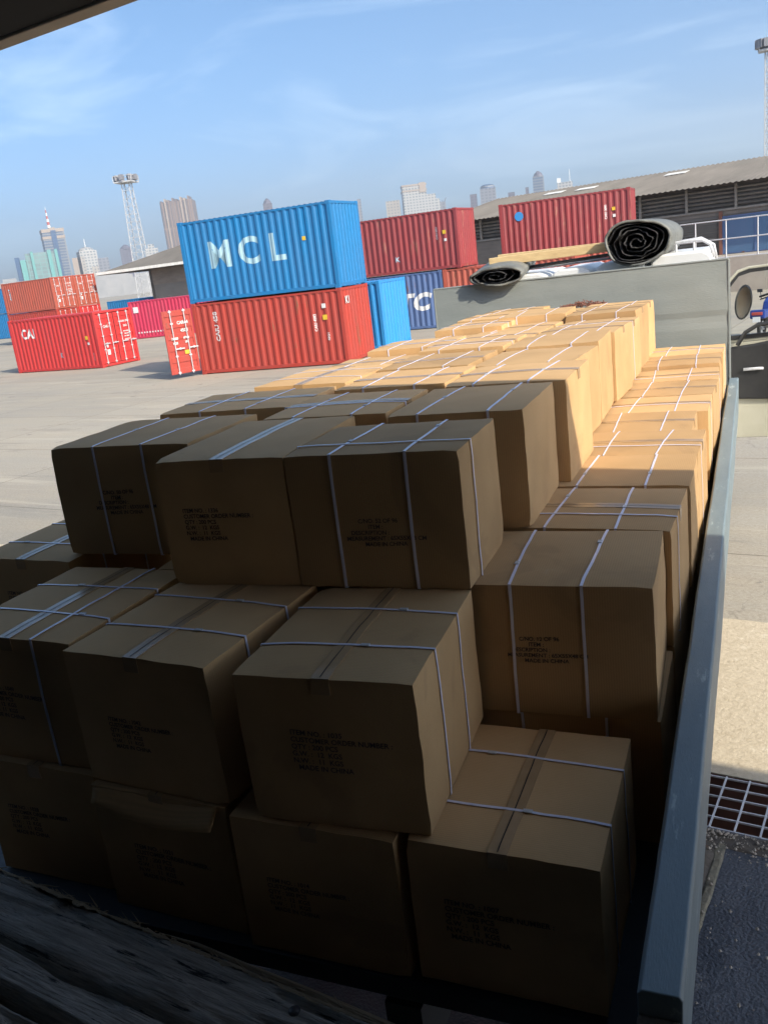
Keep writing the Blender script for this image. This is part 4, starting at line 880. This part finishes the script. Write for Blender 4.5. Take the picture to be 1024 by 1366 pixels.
container(-69.5, 62.5, 0, 8, 'c_blue', 'blue container far off between the stack and the grey shed')

# ================================================================== WAREHOUSES
def roof_plane(b, P, U, V, L_, D, zr, pitch_):
    """corrugated sheet: P eave start, U along, V up the slope (horizontal unit), rise zr over depth D"""
    n = int(L_ / pitch_); vs = []; fs = []
    for k in range(2 * n + 1):
        t_ = k * pitch_ / 2; dz = 0.05 if k % 2 else 0.0
        for j in range(2): vs.append(P + U * t_ + V * D * j + Vector((0, 0, zr * j + dz)))
    for k in range(2 * n): fs.append((2 * k, 2 * k + 2, 2 * k + 3, 2 * k + 1))
    b.add(vs, fs)
ang = R(-6); WH = empty('warehouse', (-13.9, 50.2, 0), ang, 'long old warehouse with a grey corrugated roof and blue windows on the right', 'warehouse')
U = Vector((1, 0, 0)); V = Vector((0, 1, 0)); XA, XB = -14.0, 46.0
b = MB(); roof_plane(b, Vector((XA, 0, 5.0)), U, V, XB - XA, 10.0, 1.55, 0.30); roof_plane(b, Vector((XA, 20, 5.0)), U, -V, XB - XA, 10.0, 1.55, 0.30)
rf = b.build('roof', M['roofsheet'], WH)
for (px_, py_) in ((-9.0, 7.2), (-6.6, 6.9), (-1.0, 7.4), (5.3, 7.8), (5.5, 6.1), (11.9, 8.3), (12.0, 6.7), (22, 8)):
    zz = 5.0 + 1.55 * py_ / 10 + 0.06; z2 = 5.0 + 1.55 * (py_ + 0.85) / 10 + 0.06
    MB().add([(px_, py_, zz), (px_ + 1.3, py_, zz), (px_ + 1.3, py_ + 0.85, z2), (px_, py_ + 0.85, z2), (px_, py_, zz + .02), (px_ + 1.3, py_, zz + .02), (px_ + 1.3, py_ + 0.85, z2 + .02), (px_, py_ + 0.85, z2 + .02)], [(0, 1, 2, 3), (4, 5, 6, 7), (0, 1, 5, 4), (1, 2, 6, 5), (2, 3, 7, 6), (3, 0, 4, 7)]).build('roof_light', M['skylight'], rf)
b = MB(); b.box((XA + 0.4, 1.2, 0.0), (XB - 0.4, 1.4, 3.75)); b.box((XA + 0.4, 1.2, 0.0), (XA + 0.6, 19.0, 5.2)); b.box((XA + 0.4, 18.8, 0), (XB - 0.4, 19.0, 4.9)); b.box((XB - 0.6, 1.2, 0.0), (XB - 0.4, 19.0, 5.2))
for k in range(int((XB - XA) / 0.0001) and 16): b.box((XA + 0.4, 1.17, 0.2 + k * 0.22), (XB - 0.4, 1.2 - 0.004, 0.33 + k * 0.22))
b.build('wall', M['wh_wall'], WH)
b = MB(); b.box((XA + 0.4, 1.5, 3.75), (XB - 0.4, 1.6, 5.15))
for k in range(5): b.box((XA + 0.5, 1.28, 3.95 + k * 0.2), (XB - 0.5, 1.36, 4.06 + k * 0.2), rot=Matrix.Rotation(0.6, 3, 'X'))
b.build('louvre_band', M['wh_dark'], WH)
b = MB(); b.box((XA + 0.4, 1.10, 3.72), (XB - 0.4, 1.165, 3.82))
k = XA + 1.1
while k < XB: b.box((k, 1.08, 3.82), (k + 0.12, 1.19, 4.98)); k += 2.55
b.build('frieze_posts', M['wh_post'], WH)
for k in range(8):
    x_ = 4.35 + k * 5.1; f_ = MB(); f_.box((x_, 1.10, 1.52), (x_ + 4.9, 1.16, 3.42)); wn = f_.build('window', M['bglass'], WH)
    f_ = MB()
    for q_ in range(4): f_.box((x_ + q_ * 1.61 - 0.02, 1.07, 1.52), (x_ + q_ * 1.61 + 0.04, 1.098, 3.42))
    f_.box((x_, 1.075, 3.36), (x_ + 4.9, 1.098, 3.44)); f_.box((x_, 1.075, 1.52), (x_ + 4.9, 1.098, 1.58)); f_.build('window_frame', M['c_navy'], wn)
    MB().box((x_ - 0.18, 1.02, 1.5), (x_ - 0.03, 1.165, 3.7)).build('post', M['rusty'], WH)
b = MB()
for k in range(15): b.box((0.6, 1.10, 1.6 + k * 0.125), (4.05, 1.16, 1.665 + k * 0.125))
b.build('shutter', M['wh_grey'], WH)
pl = MB().box((-15, -3.4, 0.0), (46, 1.05, 1.5)); pl.build('platform', M['platf'], WH)
rl = MB(); zb = 1.5
for k in range(32): rl.tube([(0.0 + k * 1.45, -3.3, zb), (0.0 + k * 1.45, -3.3, zb + 1.75)], 0.035, 6)
for zz in (zb + 0.02, zb + 0.88, zb + 1.75): rl.tube([(-1, -3.3, zz), (45.5, -3.3, zz)], 0.032, 6)
rl.build('railing', M['galv'], WH)
# sign board on the platform edge
sg = empty('sign_board', tuple(Matrix.Rotation(ang, 3, 'Z') @ Vector((9.75, -3.44, 1.12)) + Vector((-13.9, 50.2, 0))), ang, 'long narrow sign board with yellow ends on the platform edge', 'sign')
MB().box((0, 0, 0), (2.35, 0.04, 0.34)).build('board', M['platf'], sg)
MB().box((-0.12, -0.01, -0.02), (0.10, 0.03, 0.42)).build('end_panel', M['navy'], sg)
MB().box((0.14, -0.012, -0.03), (0.42, -0.002, 0.38)).build('end_panel', M['yellow'], sg)
MB().box((1.75, -0.012, 0.0), (2.0, -0.002, 0.36)).build('end_panel', M['greens'], sg)
MB().box((2.04, -0.012, 0.0), (2.34, -0.002, 0.36)).build('end_panel', M['yellow'], sg)
vs, fs = text('THR 2274', 0.29, bold=0.006); MB().add([(1.1 + v.x * 0.8, -0.004, 0.18 + v.y) for v in vs], fs).build('lettering', M['navy'], sg)

# left shed
sh = empty('grey_shed', (-57.0, 56.5, 0), R(8), 'grey shed with a pale low hipped roof behind the crimson container', 'shed')
b = MB(); b.box((0, 0, 0), (15, 0.3, 5.0)); b.box((0, 0, 0), (0.3, 16, 5.0)); b.build('wall', M['wh_grey'], sh)
MB().box((0.3, -0.06, 3.6), (15, -0.004, 4.9)).build('upper_boards', M['wh_wall'], sh)
b = MB(); e = 5.05; rr = 8.1
P0, P1, P2, P3 = Vector((-4.2, -1.6, e)), Vector((17.5, -1.6, e)), Vector((17.5, 18, e)), Vector((-4.2, 18, e)); Q0, Q1 = Vector((5.5, 8.2, rr)), Vector((13, 8.2, rr))
b.add([P0, P1, P2, P3, Q0, Q1], [(0, 1, 5, 4), (1, 2, 5), (2, 3, 4, 5), (3, 0, 4)]); o_ = b.build('roof', M['roofsheet'], sh); sm_ = o_.modifiers.new('t', 'SOLIDIFY'); sm_.thickness = 0.15
MB().bar(P0 + Vector((0, -0.05, 0.0)), P1 + Vector((0, -0.05, 0.0)), 0.12, 0.22).build('gutter', M['skylight'], sh)

# ================================================================== LIGHT MASTS
def mast(loc, h, wb, wt, rz, label, hw=2.4):
    root = empty('light_mast', loc, rz, label, 'light mast', 'floodlight masts beyond the yard')
    b = MB(); n = 16
    def c(k, i): f = i / n; w_ = (wb + (wt - wb) * f) / 2; return Vector((w_ * (1, 1, -1, -1)[k], w_ * (1, -1, -1, 1)[k], h * f))
    for k in range(4): b.bar(c(k, 0), c(k, n), 0.15, 0.15)
    for i in range(n):
        for k in range(4): b.bar(c(k, i), c((k + 1) % 4, i + 1), 0.07, 0.07); b.bar(c(k, i + 1), c((k + 1) % 4, i + 1), 0.06, 0.06)
    b.build('lattice', M['mastgrey'], root)
    b = MB(); b.box((-hw, -hw, h), (hw, hw, h + 0.25))
    for s1 in (-1, 1):
        for s2 in (-1, 1): b.bar((s1 * hw, s2 * hw, h + 0.2), (s1 * hw, s2 * hw, h + 1.4), 0.12)
        b.bar((s1 * hw, -hw, h + 1.4), (s1 * hw, hw, h + 1.4), 0.12); b.bar((-hw, s1 * hw, h + 1.4), (hw, s1 * hw, h + 1.4), 0.12)
    hd = b.build('platform', M['mastgrey'], root)
    for k in range(8):
        a_ = k * math.pi / 4; p = Vector((math.cos(a_) * hw * 1.05, math.sin(a_) * hw * 1.05, h + 1.0)); b = MB(); b.box(p - Vector((0.45, 0.45, 0.5)), p + Vector((0.45, 0.45, 0.6)), rot=Matrix.Rotation(a_, 3, 'Z')); b.build('floodlight', M['t_grey'], hd)
p = hyp(45.59, 0, 215); mast((p.x, p.y, 0), 3.3 + math.tan(R(6.15)) * 215, 3.2, 1.7, 0.4, 'tall white lattice floodlight mast left of the brown tower', 2.1)
p = hyp(8.22, 0, 150); mast((p.x, p.y, 0), 3.3 + math.tan(R(8.4)) * 150, 0.6, 0.4, 0.2, 'slim light mast at the right edge above the warehouse roof', 1.05)

# ================================================================== SKYLINE
DS = 1500.0
def tower(azm, elv, wdeg, depth, mt, label, name='tower', extra=None, D=DS, rz=None, base=-1):
    p = hyp(azm, elv, D); hgt = p.z; w_ = 2 * D * math.tan(R(wdeg) / 2)
    root = empty(name, (p.x, p.y, 0), R(azm) if rz is None else R(azm + rz), label, 'tower')
    MB().box((-w_ / 2, -depth / 2, 0), (w_ / 2, depth / 2, hgt)).build('body', mt, root)
    if extra: extra(root, w_, depth, hgt)
    return root
def ex_spire(root, w_, d_, h):
    MB().box((-w_ / 2 - 0.6, -d_ / 2 - 0.6, h - 13), (w_ / 2 + 0.6, d_ / 2 + 0.6, h - 9)).box((-w_ / 2 - 0.5, -d_ / 2 - 0.5, h - 3.5), (w_ / 2 + 0.5, d_ / 2 + 0.5, h + 1.5)).build('crown', M['t_cream'], root)
    MB().box((-3.5, -d_ / 2 - 1.0, 0), (4, d_ / 2 + 1.0, h - 1)).build('glass_core', M['t_core'], root)
    b = MB(); b.box((-4, -4, h + 1.5), (5, 4, h + 4)); b.build('plant_room', M['t_cream'], root)
    for k in range(7):
        z0_ = h + 3.8 + k * 4.4; MB().tube([(-2.5, 0, z0_), (-2.5, 0, z0_ + 4.4)], [2.6 - k * 0.33, 2.6 - (k + 1) * 0.33], 8).build('mast_section', M['white'] if k % 2 == 0 else M['red'], root)
tower(50.31, 3.95, 1.22, 30, M['t_blue'], 'blue glass office tower topped by a red and white striped mast', extra=ex_spire, rz=6)
def ex_teal(root, w_, d_, h):
    for x_, ww in ((-w_ / 2 - 4, 7), (-w_ / 2 + 9, 3.5), (w_ / 2 - 6, 5), (w_ / 2 + 3, 4)): MB().box((x_ - ww / 2, -d_ / 2 - 3, 0), (x_ + ww / 2, d_ / 2, h + (2 if ww < 6 else -8))).build('fin', M['t_tealfin'], root)
    MB().box((-w_ / 2 - 14, -d_ / 2, 0), (-w_ / 2 - 8, d_ / 2, h - 4)).build('wing', M['t_core'], root)
tower(51.25, 2.78, 1.6, 30, M['t_teal'], 'teal green office block with bright vertical fins, left of the skyline', extra=ex_teal, D=1350, rz=0)
def ex_round(root, w_, d_, h):
    MB().tube([(0, 0, h - 2), (0, 0, h + 3), (0, 0, h + 6)], [w_ * 0.48, w_ * 0.42, w_ * 0.15], 16).build('crown', M['t_white'], root)
    MB().tube([(0, 0, h + 5), (0, 0, h + 18)], [0.9, 0.5], 6).build('spire', M['white'], root)
    MB().box((-w_ / 2, -d_ / 2 - 1, 0), (-w_ / 2 + 6, d_ / 2, h - 8)).box((2, -d_ / 2 - 1.2, 0), (w_ / 2 - 1, d_ / 2, h - 24)).build('wing', M['t_beige'], root)
tower(48.62, 2.60, 1.0, 24, M['t_white'], 'pale round-crowned tower with a thin white spire', extra=ex_round, rz=12)
tower(47.75, 2.10, 0.62, 20, M['t_grey'], 'small grey tower right of the round-crowned one')
tower(49.35, 2.28, 0.32, 15, M['t_cream'], 'narrow cream slab between the blue tower and the round-crowned one')
def ex_brown(root, w_, d_, h):
    for k in range(8): MB().box((-w_ / 2 + 1 + k * (w_ - 2) / 8, -d_ / 2 - 1.2, 30), (-w_ / 2 + 3.2 + k * (w_ - 2) / 8, d_ / 2 + 1, h + 2 + 2.5 * (k % 2) + k * 0.2)).build('pier', M['t_cream'] if k in (1, 5, 6) else M['t_brown'], root)
    MB().box((-w_ / 2 - 7, -d_ / 2, 0), (-w_ / 2, d_ / 2, h * 0.45)).build('wing', M['t_grey'], root)
tower(42.83, 4.82, 1.95, 36, M['t_brown'], 'broad brown tower with vertical ribs behind the grey shed', extra=ex_brown, rz=-8)
def ex_arch(root, w_, d_, h): MB().tube([(0, 0, h - 1), (0, 0, h + 4), (0, 0, h + 8)], [w_ * 0.5, w_ * 0.36, w_ * 0.1], 12).build('crown', M['t_dark'], root)
tower(37.5, 4.15, 0.55, 18, M['t_dark'], 'dark rounded tower top rising behind the big blue container', extra=ex_arch)
tower(46.35, 2.50, 0.7, 20, M['t_dark'], 'hazy violet pointed tower at the foot of the mast', extra=ex_arch, D=2000)
tower(44.85, 2.35, 0.75, 20, M['t_white'], 'white stepped block just right of the mast foot', extra=lambda r_, w_, d_, h: MB().box((-w_ / 4, -6, h), (w_ / 4, 6, h + 6)).build('penthouse', M['t_white'], r_))
def ex_white(root, w_, d_, h):
    MB().box((-w_ / 2 - 0.8, -d_ / 2 - 0.8, h - 9), (w_ / 2 + 0.8, d_ / 2 + 0.8, h - 6.5)).box((-w_ / 2 - 0.8, -d_ / 2 - 0.8, h - 1), (w_ / 2 + 0.8, d_ / 2 + 0.8, h + 1.5)).box((w_ / 2 - 11, -d_ / 2 - 1, h - 12), (w_ / 2 - 1, d_ / 2, h + 3)).build('cornice', M['t_cream'], root)
    MB().box((w_ / 2, -d_ / 2, 0), (w_ / 2 + 14, d_ / 2, h - 16)).box((w_ / 2 + 14, -d_ / 2 + 3, 0), (w_ / 2 + 20, d_ / 2, h - 24)).build('wing', M['t_white'], root)
tower(28.5, 4.15, 1.45, 30, M['t_white'], 'white apartment tower with a cornice, above the faded red container', extra=ex_white, rz=5)
tower(29.85, 3.43, 0.85, 20, M['t_beige'], 'lower beige block left of the white apartment tower')
tower(31.9, 3.78, 0.22, 10, M['t_grey'], 'tiny grey tower top just right of the big blue container')
tower(26.8, 3.02, 0.35, 8, M['t_grey'], 'small rooftop with dish antennas right of the white apartments', extra=lambda r_, w_, d_, h: MB().bar((-4, 0, h), (-6, 0, h + 5), 1.2).bar((3, 0, h), (6, 0, h + 6), 1.2).bar((0, 0, h), (0, 0, h + 3), 1).build('antenna', M['t_dark'], r_))
def ex_dome(root, w_, d_, h):
    MB().tube([(0, 0, h - 2), (0, 0, h + 4), (0, 0, h + 6)], [w_ * 0.5, w_ * 0.45, w_ * 0.3], 16).build('crown', M['t_blue'], root)
tower(24.0, 3.45, 0.95, 24, M['t_grey'], 'round glass tower above the warehouse roof, left of three', extra=ex_dome, rz=0)
tower(24.9, 3.22, 0.42, 14, M['t_dark'], 'low dark block left of the round glass tower')
tower(20.95, 3.75, 0.66, 16, M['t_blue'], 'slim blue tower above the warehouse roof, middle of three', extra=ex_arch)
tower(21.65, 3.22, 0.2, 8, M['t_dark'], 'thin dark tower left of the slim blue one')
tower(22.6, 3.05, 0.4, 12, M['t_dark'], 'small dark block right of the round glass tower')
tower(19.4, 3.22, 0.9, 20, M['t_white'], 'white building with a rooftop pole, right of three above the warehouse', extra=lambda r_, w_, d_, h: (MB().bar((8, 0, h), (8, 0, h + 18), 0.8).build('pole', M['white'], r_), MB().box((-w_ / 2, -5, h), (-w_ / 4, 5, h + 7)).build('rooftop', M['white'], r_)))
q = random.Random(11)
for k, lab in enumerate(('white low-rise at the far left edge of the skyline', 'pale low-rise below the teal block', 'low white block left of the teal one', 'low pale block under the round-crowned tower', 'low beige block beside the far stack', 'low grey block at the mast foot', 'low pale block behind the shed roof tip', 'low cream block behind the shed roof')):
    azm = (54.6, 53.0, 56.5, 48.3, 47.4, 46.4, 45.4, 44.2)[k]; tower(azm, q.uniform(0.75, 1.35), q.uniform(1.2, 2.2), 30, M['far'], lab, name='low_rise_building', D=1100, extra=lambda r_, w_, d_, h: MB().box((-w_ / 3, -8, h), (w_ / 8, 8, h + 4)).build('rooftop', M['far'], r_))
# ================================================================== MOTORBIKE seen through the open door's window
mb_ = empty('motorbike', (-4.05, 27.2, 0), R(-8), 'blue and black motorbike seen through the open door window', 'motorbike')
def ringm(cx_, cy_, r_, w_, nm, mt_, tyre=0.05):
    b = MB(); n = 22; vs = []; fs = []; m_ = 8
    for k in range(n):
        a_ = k * 2 * math.pi / n
        for j in range(m_): p_ = j * 2 * math.pi / m_; rr_ = r_ + tyre * math.cos(p_); vs.append((cx_ + w_ * math.sin(p_), cy_ + rr_ * math.cos(a_), r_ + tyre + rr_ * math.sin(a_)))
    for k in range(n):
        for j in range(m_): fs.append((k * m_ + j, k * m_ + (j + 1) % m_, ((k + 1) % n) * m_ + (j + 1) % m_, ((k + 1) % n) * m_ + j))
    b.add(vs, fs); wh = b.build(nm, mt_, mb_, smooth=True)
    b = MB(); b.tube([(cx_ - 0.06, cy_, r_ + tyre), (cx_ + 0.06, cy_, r_ + tyre)], 0.05, 10)
    for k in range(6): a_ = k * math.pi / 3; b.bar((cx_, cy_, r_ + tyre), (cx_, cy_ + r_ * math.cos(a_), r_ + tyre + r_ * math.sin(a_)), 0.02)
    b.build('rim', M['galv'], wh)
ringm(0, 0, 0.26, 0.05, 'wheel', M['rubber']); ringm(0, 1.25, 0.26, 0.045, 'wheel', M['rubber'])
b = MB(); b.ext([(-0.35, 0.62), (-0.25, 0.80), (0.45, 0.78), (0.62, 0.66), (0.2, 0.55), (-0.1, 0.55)], 0, -0.13, 0.13); b.build('seat', M['black'], mb_, bevel=0.03)
b = MB(); b.ext([(0.55, 0.62), (0.75, 0.95), (1.05, 1.08), (1.22, 0.85), (1.10, 0.5), (0.8, 0.40)], 0, -0.19, 0.19); b.build('fairing', M['bluepl'], mb_, bevel=0.05)
b = MB(); b.ext([(-0.42, 0.60), (-0.40, 0.84), (0.1, 0.80), (0.1, 0.60)], 0, -0.20, 0.20); b.build('tail_box', M['bluepl'], mb_, bevel=0.04)
b = MB(); b.tube([(-0.34, 0.98, 1.0), (-0.12, 1.0, 1.06), (0.12, 1.0, 1.06), (0.34, 0.98, 1.0)], 0.018, 8); b.tube([(-0.3, 1.0, 1.02), (-0.34, 1.02, 1.22)], 0.01, 6); b.tube([(0.3, 1.0, 1.02), (0.34, 1.02, 1.22)], 0.01, 6)
b.box((-0.42, 1.0, 1.2), (-0.28, 1.03, 1.29)); b.box((0.28, 1.0, 1.2), (0.42, 1.03, 1.29)); b.build('handlebar', M['black'], mb_)
b = MB(); b.box((-0.11, 0.2, 0.28), (0.11, 0.8, 0.56)); b.bar((0.07, 1.25, 0.3), (0.07, 1.05, 0.85), 0.04); b.bar((-0.07, 1.25, 0.3), (-0.07, 1.05, 0.85), 0.04); b.tube([(0.13, 0.5, 0.3), (0.15, -0.25, 0.42)], [0.03, 0.05], 8); b.bar((0.09, 0.0, 0.31), (0.09, 0.5, 0.35), 0.04); b.bar((-0.09, 0.0, 0.31), (-0.09, 0.5, 0.35), 0.04); b.build('engine', M['bolt'], mb_)
b = MB(); b.box((-0.10, -0.47, 0.52), (0.10, -0.46, 0.66)); b.build('number_plate', M['white'], mb_)
MB().box((-0.14, -0.44, 0.70), (0.14, -0.40, 0.78)).build('tail_light', M['red'], mb_, bevel=0.01)

# ================================================================== HAZE
hz = MB().box((-2600, -420, -1.2), (2600, 2600, 260)).build('haze', M['white']); hz.data.materials.clear()
hm_ = bpy.data.materials.new('haze'); hm_.use_nodes = True; tt = hm_.node_tree; tt.nodes.clear()
ho = N(tt, 'ShaderNodeOutputMaterial'); pv = N(tt, 'ShaderNodeVolumePrincipled'); pv.inputs['Density'].default_value = 0.00034; pv.inputs['Color'].default_value = (0.86, 0.93, 1.0, 1); pv.inputs['Anisotropy'].default_value = 0.2
tt.links.new(pv.outputs[0], ho.inputs['Volume']); hz.data.materials.append(hm_); tag(hz, kind='stuff')
